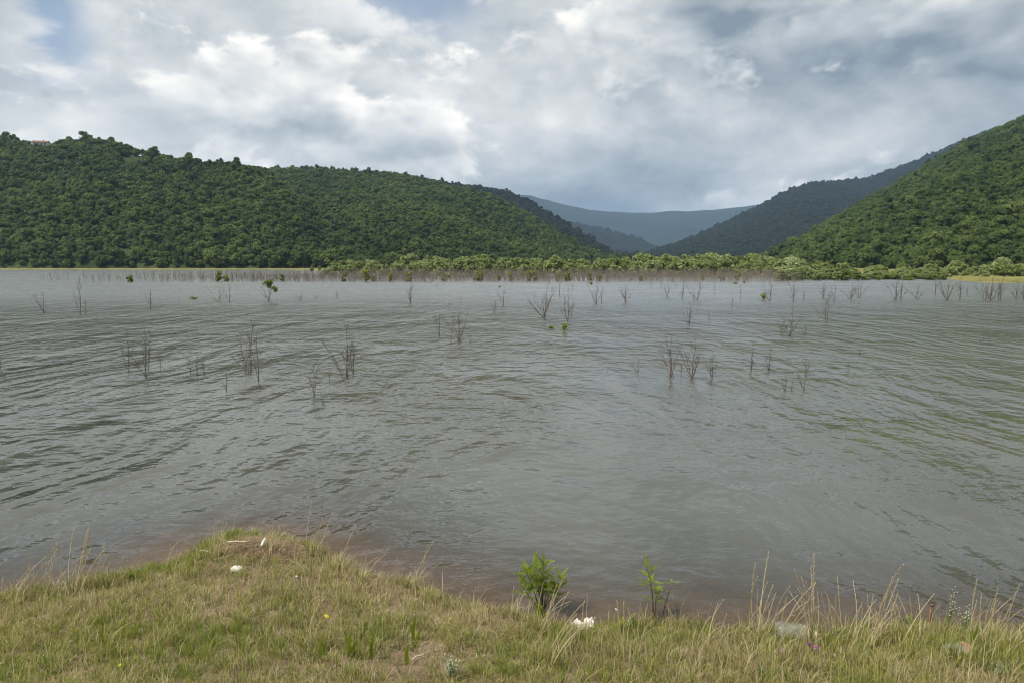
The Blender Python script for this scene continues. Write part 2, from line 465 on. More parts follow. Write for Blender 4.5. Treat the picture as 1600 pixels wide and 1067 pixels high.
# ---------------------------------------------------------------- near bank
SHORE_PX = [(-900, 1080), (-300, 985), (-60, 945), (0, 934), (70, 922), (150, 905), (215, 896), (258, 888), (268, 866), (300, 848), (345, 839),
            (400, 835), (445, 841), (480, 856), (540, 878), (580, 893), (660, 916), (720, 936), (790, 954), (860, 968), (960, 978), (1040, 978),
            (1110, 976), (1180, 984), (1280, 990), (1380, 983), (1470, 984), (1560, 990), (1640, 993), (1900, 1010), (2500, 1060)]
sh = [on_level(a, b, 0.02) for a, b in SHORE_PX]
SX = np.array([-60.0] + [q.x for q in sh] + [60.0]); SY = np.array([2.0] + [q.y for q in sh] + [1.5])
order = np.argsort(SX); SX, SY = SX[order], SY[order]
def shore_sd(x, y):
    """metres inland (+) or out in the water (-) from the waterline"""
    x = np.asarray(x, float); y = np.asarray(y, float)
    xw = x + 0.12 * fbm(x * 4, y * 4, 3); yw = y + 0.24 * fbm(x * 2.6 + 9, y * 2.6, 5, 5)
    best = np.full(x.shape, 1e9)
    for i in range(len(SX) - 1):
        ax, ay, bx, by = SX[i], SY[i], SX[i + 1], SY[i + 1]
        ex, ey = bx - ax, by - ay
        t = np.clip(((xw - ax) * ex + (yw - ay) * ey) / (ex * ex + ey * ey), 0, 1)
        best = np.minimum(best, np.hypot(xw - ax - t * ex, yw - ay - t * ey))
    return np.where(yw < np.interp(xw, SX, SY), best, -best)
def bank_z(x, y):
    s = shore_sd(x, y); x = np.asarray(x, float); y = np.asarray(y, float)
    up = 0.07 * (1 - np.exp(-np.maximum(s, 0) / 0.10)) + 0.11 * np.maximum(s, 0) + 0.030 * np.maximum(s - 1.2, 0) ** 2
    up = np.minimum(up, 1.9)
    dn = -0.11 * np.maximum(-s, 0) - 0.09 * np.maximum(-s - .7, 0) - 0.012
    z = np.where(s > 0, up, dn)
    z = z + np.where(s > 0, 1, 0.4) * (0.07 * fbm(x * 1.3, y * 1.3, 7, 4) + 0.03 * fbm(x * 7, y * 7, 11, 3)) * np.clip(np.abs(s) / 0.3, 0, 1)
    mound = on_level(400, 868, 0.1)
    z = z + 0.12 * np.exp(-(((x - mound.x) / 0.65) ** 2 + ((y - mound.y) / 0.42) ** 2))
    return np.maximum(z, -2.3)
def bank_pt(px, py):
    """the point of the bank seen at a pixel"""
    z = 0.05
    for _ in range(12):
        q = on_level(px, py, z); z = 0.5 * z + 0.5 * float(bank_z(np.array([q.x]), np.array([q.y]))[0])
    return Vector((q.x, q.y, float(bank_z(np.array([q.x]), np.array([q.y]))[0])))
gx = np.concatenate([np.linspace(-60, -9.5, 24), np.linspace(-9, 9, 320), np.linspace(9.5, 60, 24)])
gy = np.concatenate([np.linspace(-30, 2.4, 16), np.linspace(2.6, 12, 180), np.linspace(12.3, 30, 14)])
XX, YY = np.meshgrid(gx, gy)
ZZ = bank_z(XX.ravel(), YY.ravel())
me = np_mesh('bank', np.stack([XX.ravel(), YY.ravel(), ZZ], 1), [grid_faces(len(gy), len(gx))], M_BANK, True)
tag(link('bank', me), 'reddish grassy earth bank at the near shore', kind='structure')

# lake bed and the country under everything
gq = np.concatenate([-np.geomspace(9000, 20, 14), np.geomspace(20, 9000, 14)])
XX, YY = np.meshgrid(gq, gq)
me = np_mesh('ground', np.stack([XX.ravel(), YY.ravel(), np.full(XX.size, -2.35)], 1), [grid_faces(28, 28)], M_MUD)
tag(link('ground', me), 'brown lake bed reaching under the water and land', kind='structure')

# water sheet
wx = np.concatenate([-np.geomspace(900, 10, 22), np.linspace(-9.8, 9.8, 190), np.geomspace(10, 900, 22)])
wy = np.concatenate([np.linspace(1.0, 13, 120), np.geomspace(13.3, 520, 24)])
XX, YY = np.meshgrid(wx, wy)
dep = np.clip(-bank_z(XX.ravel(), YY.ravel()), 0, 2.3)
me = np_mesh('water', np.stack([XX.ravel(), YY.ravel(), np.zeros(XX.size)], 1), [grid_faces(len(wy), len(wx))], M_WATER, True, attrs={'depth': dep})
tag(link('water', me), 'grey rippled lake water with murky shallows', kind='structure')

# far shore flat, reaching back under the hills
SU = [-1400, 0, 150, 420, 480, 540, 700, 1190, 1230, 1340, 1450, 1478, 1500, 1540, 1600, 3000]
SYF = [330, 322, 318, 318, 300, 215, 200, 190, 160, 156, 154, 152, 130, 119, 117, 112]
us = np.linspace(-1400, 3000, 260)
rows = []
yn = np.interp(us, SU, SYF) + 6 * fbm(us / 60, us * 0 + 3, 21, 3)
for dy_, z_ in ((-4, -1.2), (0, -0.05), (2.5, 0.22), (14, 0.45), (60, 0.6), (200, 0.9), (600, 1.5), (1500, 3), (4000, 6), (8200, 12)):
    yy = yn + dy_
    rows.append(np.stack([(us - 800) / F * CT * yy, yy, np.full(len(us), z_) + (0.2 * fbm(us / 9, yy * 0.1, 31, 3) if dy_ > 3 else 0)], 1))
me = np_mesh('far_shore', np.concatenate(rows), [grid_faces(len(rows), len(us))], M_SHORE, True)
tag(link('far_shore', me), 'low straw and green meadow flat on the far shore', kind='structure')

# ---------------------------------------------------------------- hills
HILLS = {}
def make_hill(name, label, sil, d0, d1, u0, u1, nu, nv, mat, treeh, seed, amp, pw=0.85, zbase=-1.0, back=0.6):
    us = np.linspace(u0, u1, nu)
    ys = np.interp(us, [q[0] for q in sil], [q[1] for q in sil])
    Y0 = np.interp(us, *zip(*d0)); Y1 = np.interp(us, *zip(*d1))
    vs_ = np.concatenate([np.linspace(0, 1, nv), 1 + back * np.linspace(0.06, 1, max(6, nv // 4))])
    xr = (us - W / 2) / F; yr = (H / 2 - ys) / F
    ry = CT + yr * ST; rz = -ST + yr * CT
    ridge = CAM_H + rz / ry * Y1 - 0.7 * treeh + (26 * fbm(us / 30, us * 0 + 5, 77, 5) if name == 'mountain' else 0)
    xs0 = xr * CT; xs1 = xr / ry
    V = vs_[:, None]
    Y = Y0 + (Y1 - Y0) * V
    X = (xs0 + (xs1 - xs0) * np.minimum(V, 1)) * Y
    pv = np.where(V <= 1, np.minimum(V, 1) ** pw, 1 - 0.45 * ((np.maximum(V, 1) - 1) / back) ** 1.5)
    Z = zbase + (ridge - zbase) * pv
    env = np.sin(np.pi * np.clip(V, 0, 1)) ** 0.8
    Z = Z + env * amp * (fbm(X / (amp * 5.0) + seed, Y / (amp * 9.0), seed, 4) * 1.6)
    verts = np.stack([X, Y, Z], -1)
    me = np_mesh(name, verts.reshape(-1, 3), [grid_faces(len(vs_), nu)], mat, True)
    ob = link(name, me); tag(ob, label, kind='structure')
    HILLS[name + str(seed)] = verts
    return verts
def hill_points(verts, spacing, rng):
    """tree feet spread over a hill by area, at least about 0.6 spacing apart"""
    a, b, c, d = verts[:-1, :-1], verts[:-1, 1:], verts[1:, 1:], verts[1:, :-1]
    area = np.linalg.norm(np.cross((b - a)[..., :2], (d - a)[..., :2])[..., None], axis=-1)
    ar = area.ravel(); n = int(ar.sum() / spacing ** 2 * 1.9)
    idx = rng.choice(len(ar), n, p=ar / ar.sum())
    s, t = rng.random(n)[:, None], rng.random(n)[:, None]
    A, B, C, D = (q.reshape(-1, 3)[idx] for q in (a, b, c, d))
    P = (A * (1 - s) + B * s) * (1 - t) + (D * (1 - s) + C * s) * t
    key = np.floor(P[:, :2] / (spacing * 0.86)).astype(np.int64)
    _, first = np.unique(key[:, 0] * 1000003 + key[:, 1], return_index=True)
    return P[first]

hA = make_hill('hill', 'wooded spur rising from the left shore',
    [(-600, 190), (-300, 196), (-60, 206), (0, 212), (40, 222), (100, 219), (150, 214), (200, 230), (240, 240), (275, 246), (340, 252), (400, 262), (430, 275), (470, 310), (520, 362), (565, 398), (620, 412), (700, 416)],
    [(-600, 345), (0, 345), (420, 335), (560, 345), (700, 380)], [(-600, 640), (0, 600), (200, 570), (400, 520), (520, 440), (700, 420)],
    -600, 640, 150, 40, M_HILL, 7, 1, 9, zbase=-0.8)
hB = make_hill('hill', 'long wooded ridge behind the left spur',
    [(0, 262), (300, 262), (400, 262), (440, 263), (490, 262), (560, 266), (640, 273), (700, 287), (760, 302), (820, 331), (880, 367), (930, 394), (960, 406), (985, 411)],
    [(0, 560), (560, 430), (700, 440), (985, 620)], [(0, 900), (560, 860), (760, 850), (985, 800)],
    250, 980, 120, 40, M_HILL, 7, 2, 14, zbase=0.4)
hC = make_hill('hill', 'dark wooded ridge end closing the left side of the valley',
    [(400, 290), (600, 275), (690, 284), (740, 292), (790, 299), (820, 312), (870, 341), (920, 373), (965, 402), (985, 409), (1020, 412)],
    [(400, 900), (1020, 900)], [(400, 1500), (800, 1450), (1020, 1200)], 560, 1010, 90, 36, M_HILLFAR, 8, 3, 16, zbase=1.0)
hR = make_hill('hill', 'bright green wooded slope on the right shore',
    [(1150, 412), (1195, 402), (1225, 386), (1260, 366), (1300, 346), (1350, 316), (1400, 287), (1450, 257), (1500, 228), (1550, 206), (1600, 183), (1700, 140), (1900, 80), (2300, 30)],
    [(1150, 420), (1300, 330), (1450, 250), (1600, 215), (2300, 200)], [(1150, 470), (1225, 560), (1400, 720), (1600, 780), (2300, 800)],
    1165, 2250, 150, 46, M_HILL, 7, 4, 12, zbase=0.2)
hS = make_hill('hill', 'dark wooded mountain side behind the right slope',
    [(960, 411), (990, 403), (1040, 388), (1080, 373), (1140, 346), (1180, 326), (1225, 301), (1270, 287), (1350, 281), (1400, 265), (1460, 240), (1540, 206), (1620, 182), (1900, 172), (2200, 170)],
    [(960, 1300), (1300, 1300), (2200, 1200)], [(960, 1700), (1140, 2200), (1400, 2600), (2200, 2600)],
    962, 2100, 140, 44, M_HILLFAR, 9, 5, 22, zbase=1.5)
hD = make_hill('hill', 'hazy low hill inside the valley mouth',
    [(700, 340), (840, 342), (905, 355), (950, 363), (990, 374), (1030, 392), (1080, 408), (1140, 412)],
    [(700, 2600), (1140, 2600)], [(700, 3600), (1140, 3400)], 780, 1130, 80, 30, M_HILLFAR, 9, 6, 25, zbase=2.5)
hM = make_hill('mountain', 'blue hazy mountain closing the valley under the clouds',
    [(300, 330), (560, 310), (700, 305), (760, 300), (830, 306), (870, 317), (920, 329), (1000, 333), (1060, 331), (1120, 328), (1200, 318), (1300, 312), (1500, 300), (2200, 290)],
    [(300, 4200), (2200, 4200)], [(300, 6200), (2200, 6200)], 300, 2100, 140, 40, M_MOUNT, 0, 7, 80, zbase=4)
# ---------------------------------------------------------------- trees
def crown_arrays(rng, w, h, lobes, leaves, size, droop=0.0, base=0.25, core=True, up=0.35, lobe=1.0, spread=.75):
    """leaf cards spread over many lobes; returns verts, quads, tris (unit: metres, foot at z = 0)"""
    C = []
    for i in range(lobes):
        a = rng.random() * 2 * math.pi; rr = math.sqrt(rng.random()) * 0.62
        zc = base + (1 - base) * (0.12 + 0.72 * rng.random())
        wid = math.sin(math.pi * min(1, max(0.05, (zc - base) / (1 - base) * 0.80 + 0.15))) ** 0.6
        C.append((math.cos(a) * rr * w * 0.5 * wid * 1.25, math.sin(a) * rr * w * 0.5 * wid * 1.25, zc * h, (0.10 + 0.16 * rng.random()) * (w + h) * 0.5 * lobe))
    C = np.array(C)
    n = leaves
    li = rng.integers(0, lobes, n)
    d = rng.normal(size=(n, 3)); d[:, 2] += up; d /= np.linalg.norm(d, axis=1)[:, None]
    r = C[li, 3] * (0.82 + 0.34 * rng.random(n))
    pos = C[li, :3] + d * r[:, None] * np.array([1, 1, 0.85])
    pos[:, 2] = np.maximum(pos[:, 2], 0.06 * h)
    nn = d + spread * rng.normal(size=(n, 3)); nn /= np.linalg.norm(nn, axis=1)[:, None]
    t = np.cross(nn, rng.normal(size=(n, 3))); t /= np.linalg.norm(t, axis=1)[:, None]
    b = np.cross(nn, t)
    s = size * (0.6 + 0.8 * rng.random(n))[:, None]
    tall = (1.0 + droop)
    v = np.stack([pos - t * s * 0.5 - b * s * 0.38 * tall, pos + t * s * 0.42 - b * s * 0.30 * tall,
                  pos + t * s * 0.5 + b * s * 0.42 * tall, pos - t * s * 0.34 + b * s * 0.46 * tall], 1).reshape(-1, 3)
    q = np.arange(n * 4).reshape(-1, 4)
    tri = np.zeros((0, 3), int)
    if core:
        # leafy inner mass of each lobe so that the crown is not hollow
        oct_v = np.array([(1, 0, 0), (-1, 0, 0), (0, 1, 0), (0, -1, 0), (0, 0, 1), (0, 0, -1), (.58, .58, .58), (-.58, .58, .58), (.58, -.58, .58), (-.58, -.58, .58),
                          (.58, .58, -.58), (-.58, .58, -.58), (.58, -.58, -.58), (-.58, -.58, -.58)], float)
        oct_f = []
        for sx_ in (0, 1):
            for sy_ in (2, 3):
                for sz_ in (4, 5):
                    k = 6 + (sx_ == 1) * 1 + (sy_ == 3) * 2 + (sz_ == 5) * 4
                    oct_f += [(sx_, sy_, k), (sy_, sz_, k), (sz_, sx_, k)]
        oct_f = np.array(oct_f)
        vs_l = [v]; tl = []; off = len(v)
        for c in C:
            vs_l.append(c[:3] + oct_v * (0.78 * c[3]) * (0.85 + 0.3 * rng.random((14, 1)))); tl.append(oct_f + off); off += 14
        v = np.concatenate(vs_l); tri = np.concatenate(tl)
    return v, q, tri
def trunk_mb(rng, h, w, r, base=0.25, limbs=4):
    mb = MB()
    lean = (rng.normal() * 0.03 * h, rng.normal() * 0.03 * h)
    pts = [(lean[0] * t * t, lean[1] * t * t, h * 0.72 * t - 0.5 * (t == 0)) for t in (0, .2, .45, .7, 1)]
    mb.tube(pts, [r * 1.25, r, r * .8, r * .55, r * .2], 6)
    for i in range(limbs):
        a = 2 * math.pi * (i + rng.random() * .6) / limbs; t = .28 + .35 * rng.random()
        z0 = h * .72 * t; L = w * (.22 + .15 * rng.random())
        p0 = (lean[0] * t * t, lean[1] * t * t, z0)
        mb.tube([p0, (p0[0] + math.cos(a) * L * .55, p0[1] + math.sin(a) * L * .55, z0 + L * .5), (p0[0] + math.cos(a) * L, p0[1] + math.sin(a) * L, z0 + L * 1.2)], [r * .5, r * .35, r * .12], 4)
    return mb
rngA = np.random.default_rng(11)
proto_col = bpy.data.collections.new('forest_tree_kinds')      # not in the scene: only feeds the far woods
proto_shade = bpy.data.collections.new('shade_toned_tree_kinds')
TREE_CROWN, TREE_TRUNK = [], []
specs = [(6.6, 7.2), (5.6, 7.8), (7.2, 6.6), (5.2, 6.2), (6.2, 8.4), (4.6, 5.4)]
for i, (w_, h_t) in enumerate(specs):
    v, q, t = crown_arrays(rngA, w_, h_t, 17, 1250, 0.46, base=0.14, spread=.48)
    mb = trunk_mb(rngA, h_t, w_, 0.16)
    cr = np_mesh('crown', v, [q, t], M_FOREST); TREE_CROWN.append(cr)
    TREE_TRUNK.append(mb.mesh('trunk', M_BARK, True))
    nv0 = len(v); tv = np.array(mb.v); tq = np.array(mb.q) + nv0; tt_ = np.array(mb.t) + nv0
    for colx, mt in ((proto_col, M_FOREST), (proto_shade, M_SHADEFOREST)):
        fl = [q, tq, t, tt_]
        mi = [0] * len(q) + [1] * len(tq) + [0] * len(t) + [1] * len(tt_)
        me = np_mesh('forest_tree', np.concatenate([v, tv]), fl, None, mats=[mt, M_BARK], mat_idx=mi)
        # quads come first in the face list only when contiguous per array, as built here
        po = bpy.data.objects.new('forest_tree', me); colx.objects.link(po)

def scatter_tree(colx):
    g = bpy.data.node_groups.new('spread_trees', 'GeometryNodeTree')
    g.interface.new_socket('Geometry', in_out='INPUT', socket_type='NodeSocketGeometry')
    g.interface.new_socket('Geometry', in_out='OUTPUT', socket_type='NodeSocketGeometry')
    gi = g.nodes.new('NodeGroupInput'); go = g.nodes.new('NodeGroupOutput')
    ip = g.nodes.new('GeometryNodeInstanceOnPoints'); ip.inputs['Pick Instance'].default_value = True
    ci = g.nodes.new('GeometryNodeCollectionInfo'); ci.inputs['Collection'].default_value = colx
    ci.inputs['Separate Children'].default_value = True; ci.inputs['Reset Children'].default_value = True
    def attr(nm, typ):
        n = g.nodes.new('GeometryNodeInputNamedAttribute'); n.data_type = typ; n.inputs['Name'].default_value = nm; return n.outputs[0]
    g.links.new(gi.outputs[0], ip.inputs['Points']); g.links.new(ci.outputs[0], ip.inputs['Instance'])
    g.links.new(attr('kind_i', 'INT'), ip.inputs['Instance Index'])
    e2r = g.nodes.new('FunctionNodeEulerToRotation'); g.links.new(attr('rot', 'FLOAT_VECTOR'), e2r.inputs[0])
    g.links.new(e2r.outputs[0], ip.inputs['Rotation']); g.links.new(attr('scl', 'FLOAT_VECTOR'), ip.inputs['Scale'])
    g.links.new(ip.outputs[0], go.inputs[0])
    return g
GN_FOREST, GN_SHADE = scatter_tree(proto_col), scatter_tree(proto_shade)
def forest(name, label, P, scale, gn, rng):
    n = len(P)
    me = bpy.data.meshes.new(name); me.vertices.add(n); me.vertices.foreach_set('co', P.astype(np.float32).ravel())
    a = me.attributes.new('kind_i', 'INT', 'POINT'); a.data.foreach_set('value', rng.integers(0, 6, n).astype(np.int32))
    r = np.zeros((n, 3), np.float32); r[:, 2] = rng.random(n) * 6.283; r[:, :2] = rng.normal(size=(n, 2)) * 0.06
    a = me.attributes.new('rot', 'FLOAT_VECTOR', 'POINT'); a.data.foreach_set('vector', r.ravel())
    a = me.attributes.new('scl', 'FLOAT_VECTOR', 'POINT'); a.data.foreach_set('vector', scale.astype(np.float32).ravel())
    me.update()
    ob = link(name, me); md = ob.modifiers.new('trees', 'NODES'); md.node_group = gn
    tag(ob, label, kind='stuff')
    return ob
def tree_scale(n, rng, mean=1.0):
    s = mean * np.clip(np.exp(rng.normal(size=n) * 0.30), .5, 1.9)
    return np.stack([s * (0.9 + 0.2 * rng.random(n)), s * (0.9 + 0.2 * rng.random(n)), s * (0.82 + 0.36 * rng.random(n))], 1)

PA = hill_points(hA, 3.15, rngA); PB = hill_points(hB, 3.7, rngA); PC = hill_points(hC, 6.0, rngA)
PR = hill_points(hR, 3.35, rngA); PS = hill_points(hS, 8.0, rngA); PD = hill_points(hD, 14.0, rngA)
# little clearings: the straw patch on the left spur and the house yard
u, vv = proj(*PA.T)
clear = ((u > 184) & (u < 226) & (vv > 246) & (vv < 262)) | ((u > 46) & (u < 86) & (vv > 219) & (vv < 236))
PA = PA[~clear & (PA[:, 2] > 0.3)]
# the nearest trees of the two shores stand as single trees
def split_near(P, n, lo, hi):
    u, vv = proj(*P.T)
    ok = (u > lo) & (u < hi)
    d = np.where(ok, np.hypot(P[:, 0], P[:, 1]), 1e9)
    near = np.argsort(d)[:n]
    m = np.zeros(len(P), bool); m[near] = True
    return P[m], P[~m]
nearA, restA = split_near(PA, 165, -10, 560)
nearR, restR = split_near(PR, 135, 1230, 1610)
# far back slopes outside the frame carry fewer trees
for nm, lab, P, gn, mean in (('forest', 'dense dark green broadleaf wood covering the left spur', restA, GN_FOREST, .62),
                             ('forest', 'dense green wood on the long ridge behind the left spur', PB, GN_FOREST, .66),
                             ('forest', 'dark shaded wood on the ridge end beside the valley mouth', PC, GN_SHADE, 1.0),
                             ('forest', 'bright green broadleaf wood covering the right slope', restR, GN_FOREST, .66),
                             ('forest', 'blue wood coloured dark as under cloud on the mountain side behind the right slope', PS, GN_SHADE, 1.3),
                             ('forest', 'hazy wood on the low hill in the valley mouth', PD, GN_SHADE, 2.3)):
    forest(nm, lab, P, tree_scale(len(P), rngA, mean), gn, rngA)
def single_tree(name, label, cat, group, P, k, scale, rz, crowns, trunks):
    t = empty(name, P, rz); t.scale = scale
    tag(t, label, cat, group)
    link('trunk', trunks[k % len(trunks)], t); link('crown', crowns[k % len(crowns)], t)
    return t
for P, lab, grp_ in ((nearA, 'dark green broadleaf tree at the foot of the wooded spur on the left shore', 'trees along the left shore'),
                     (nearR, 'green broadleaf tree at the foot of the wooded slope on the right shore', 'trees at the foot of the right slope')):
    S = tree_scale(len(P), rngA, .70)
    for i, p in enumerate(P):
        single_tree('broadleaf_tree', lab, 'tree', grp_, p, int(rngA.integers(0, 6)), S[i], float(rngA.random() * 6.28), TREE_CROWN, TREE_TRUNK)
# tall trees that break the left skyline
def hill_z(verts, px, v_row):
    """point on a hill grid seen in column px at its ridge row"""
    ridge = verts[v_row]; u, _ = proj(*ridge.T)
    i = int(np.argmin(np.abs(u - px))); return ridge[i]
for px, sc_, k, lab in ((8, 1.25, 1, 'tall dark tree at the left end of the skyline'),
                        (135, 1.5, 0, 'largest round tree crown on the left skyline'),
                        (108, 1.15, 5, 'small round tree on the skyline beside the largest crown'),
                        (200, 1.2, 2, 'broad flat crowned tree on the skyline above the straw clearing'),
                        (238, 1.35, 4, 'dark forked tree standing clear on the left skyline'),
                        (262, 1.05, 5, 'small tree just below the dark forked skyline tree')):
    q = hill_z(hA, px, 39)
    single_tree('broadleaf_tree', lab, 'tree', 'skyline trees', tuple(q), k, (sc_, sc_, sc_), px * 0.37, TREE_CROWN, TREE_TRUNK)

# ---------------------------------------------------------------- willows on the flooded flat
rngW = np.random.default_rng(5)
WCROWN, WTRUNK = [], []
for i, (w_, h_t) in enumerate([(4.6, 4.4), (3.8, 4.9), (5.4, 4.0), (3.4, 3.6), (4.2, 5.4), (5.0, 4.6)]):
    v, q, t = crown_arrays(rngW, w_, h_t, 34, 1900, 0.24, droop=1.1, base=0.04, up=0.7, lobe=.62)
    WCROWN.append(np_mesh('crown', v, [q, t], M_WILLOW))
    WTRUNK.append(trunk_mb(rngW, h_t, w_, 0.10, limbs=5).mesh('trunk', M_BARK, True))
WTOP = [(480, 421), (530, 409), (570, 408), (620, 406), (700, 401), (780, 402), (870, 405), (940, 405), (1000, 401), (1060, 399), (1110, 399), (1180, 401), (1240, 405),
        (1290, 408), (1340, 412), (1380, 414), (1440, 412), (1500, 412), (1560, 410), (1610, 412), (1700, 410)]
willow_spots = []
for Yr, step, lo, hi, rel in ((176, 24, 520, 1220, .60), (192, 22, 505, 1225, .80), (222, 23, 500, 1240, 0.93), (258, 22, 500, 1250, 1.0), (138, 11, 1222, 1480, .22), (143, 14, 1222, 1478, .36), (149, 18, 1225, 1640, .58), (162, 22, 1215, 1650, .80), (182, 24, 1210, 1680, 1.0)):
    x = lo
    while x < hi:
        willow_spots.append((x + rngW.normal() * step * .2, Yr * (1 + rngW.normal() * .02), rel)); x += step * (0.75 + 0.5 * rngW.random())
for i, (px, Y, rel) in enumerate(willow_spots):
    topy = np.interp(px, *zip(*WTOP)) + (1 - rel) * 22 + rngW.normal() * 3.2
    z0 = -0.2 if Y < 200 else 0.3
    top = at_depth(px, topy, Y).z
    k = int(rngW.integers(0, 6)); hh = (4.4, 4.9, 4.0, 3.6, 5.4, 4.6)[k]
    s = max(0.38, (top - z0) / hh)
    lab = 'pale grey-green willow in the flooded thicket across the lake' if px < 1222 else 'pale green willow bush on the right far shore below the wooded slope'
    grp_ = 'willows behind the flooded thicket' if px < 1222 else 'willow bushes on the right far shore'
    q = at_depth(px, HOR, Y)
    single_tree('willow_tree', lab, 'tree', grp_, (q.x, Y, z0), k, (s * (.9 + .3 * rngW.random()), s * (.9 + .3 * rngW.random()), s), float(rngW.random() * 6.28), WCROWN, WTRUNK)
for px, Y, topy, wid, lab in ((868, 168, 396, 1.0, 'dark round willow rising above the thicket near the ridge foot'), (1095, 190, 395, 1.2, 'tallest silvery willow crown in the middle of the far thicket'),
                              (1155, 195, 397, 1.1, 'dark round willow next to the tallest silvery crown'), (1495, 160, 405, 1.1, 'round grey willow on the right far shore'), (1462, 150, 413, .8, 'pointed pale willow left of the round grey willow')):
    q = at_depth(px, HOR, Y); top = at_depth(px, topy, Y).z; s = (top + .2) / 4.4
    single_tree('willow_tree', lab, 'tree', 'single standing willows', (q.x, Y, -0.2), 0, (s * wid, s * wid, s), px * .1, WCROWN, WTRUNK)

# ---------------------------------------------------------------- flooded thicket of bare stems
def bare_stem(mb, rng, h, tilt, az, r, twigs, sub=True, n=3, sink=0.4, twig_r=0.45):
    """one crooked stem with its side twigs, from under the water upwards"""
    k = 6; pts = []; x = y = 0.0
    dirx, diry = math.cos(az) * tilt, math.sin(az) * tilt
    for i in range(k):
        t = i / (k - 1)
        pts.append(Vector((dirx * h * (t ** 0.85) + rng.normal() * .018 * h * t, diry * h * (t ** 0.85) + rng.normal() * .018 * h * t, h * t)))
    low = Vector((-dirx * sink * .3, -diry * sink * .3, -sink))
    mb.tube([low] + pts, [r] + [r * (1 - .82 * i / (k - 1)) for i in range(k)], n, cap=False)
    for j in range(twigs):
        t = .18 + .75 * rng.random(); f = t * (k - 1); i = min(int(f), k - 2)
        p = pts[i].lerp(pts[i + 1], f - i)
        a = rng.random() * 6.28; L = h * (.14 + .22 * rng.random()) * (1.15 - .6 * t)
        d = Vector((math.cos(a) * .62 + dirx, math.sin(a) * .62 + diry, .8)).normalized()
        e = p + d * L; mid_ = p.lerp(e, .5) + Vector((rng.normal(), rng.normal(), -.4)) * L * .06
        rt = r * twig_r * (1.1 - .6 * t)
        mb.tube([p, mid_, e], [rt, rt * .75, rt * .3], 3, cap=False)
        if sub:
            for _ in range(2):
                a2 = rng.random() * 6.28; s0 = p.lerp(e, .35 + .5 * rng.random())
                d2 = (d + Vector((math.cos(a2), math.sin(a2), .3)) * .6).normalized()
                mb.tube([s0, s0 + d2 * L * .45], [rt * .55, rt * .2], 3, cap=False)
rngT = np.random.default_rng(77)
mb = MB()
def thick_density(px):
    return np.interp(px, [60, 200, 300, 420, 520, 700, 1000, 1200, 1260], [.03, .12, .35, .7, .9, 1, 1, .9, .2])
count = 0
while count < 6400:
    px = 60 + 1200 * rngT.random(); Y = 122 + 50 * rngT.random() ** 1.2
    if rngT.random() > thick_density(px): continue
    if px < 500 and Y > 150 and rngT.random() < .5: continue
    q = at_depth(px, HOR, Y); hh = 1.2 + 1.05 * rngT.random() + (.15 if px > 600 else 0)
    sub = MB(); bare_stem(sub, rngT, hh, .06 + .14 * rngT.random(), rngT.random() * 6.28, (.018 + .014 * rngT.random()), 3, sub=False, n=3, twig_r=.7)
    o_ = mb.n(); mb.v += [(a + q.x, b + Y, c) for a, b, c in sub.v]; mb.q += [tuple(i + o_ for i in f) for f in sub.q]; mb.qm += sub.qm
    count += 1
tag(link('drowned_thicket', mb.mesh('drowned_thicket', M_THICKET)), 'dense brown belt of bare stems standing in the far water', kind='stuff')
def bush_arrays(rng, w, h, leaves, size, lobes=9):
    return crown_arrays(rng, w, h, lobes, leaves, size, droop=.5, base=0.0, up=.6)

# front row of the thicket, stem clusters one can tell apart
STEMS_FAR = []
for k in range(8):
    mb = MB()
    for j in range(int(rngT.integers(2, 5))):
        sub = MB(); bare_stem(sub, rngT, 1.2 + .9 * rngT.random(), .05 + .16 * rngT.random(), rngT.random() * 6.28, .022, 4, n=3, twig_r=.6)
        o_ = mb.n(); ox, oy = rngT.normal() * .18, rngT.normal() * .18
        mb.v += [(a + ox, b + oy, c) for a, b, c in sub.v]; mb.q += [tuple(i + o_ for i in f) for f in sub.q]; mb.qm += sub.qm
    STEMS_FAR.append(mb.mesh('drowned_sapling', M_THICKET))
pxs = [92, 146, 161, 184, 220, 238, 252, 262, 272, 288, 300, 318, 332, 352, 368, 384, 398, 412, 428, 452, 468, 484, 502, 516, 552, 590, 622, 655, 672, 712, 730, 765, 812, 850, 872, 905, 925, 948, 965, 990, 1003, 1030, 1052, 1075, 1098, 1122, 1150, 1168, 1190, 1212]
for i, px in enumerate(pxs):
    q = on_level(px, 439.5 + rngT.normal() * .6)
    s = .8 + .35 * rngT.random()
    o_ = link('drowned_sapling', STEMS_FAR[i % 8], None, q, (0, 0, rngT.random() * 6.28), (s, s, s))
    tag(o_, 'thin bare sapling in the front row of the brown stem belt across the lake', 'sapling', 'front row of the drowned thicket')

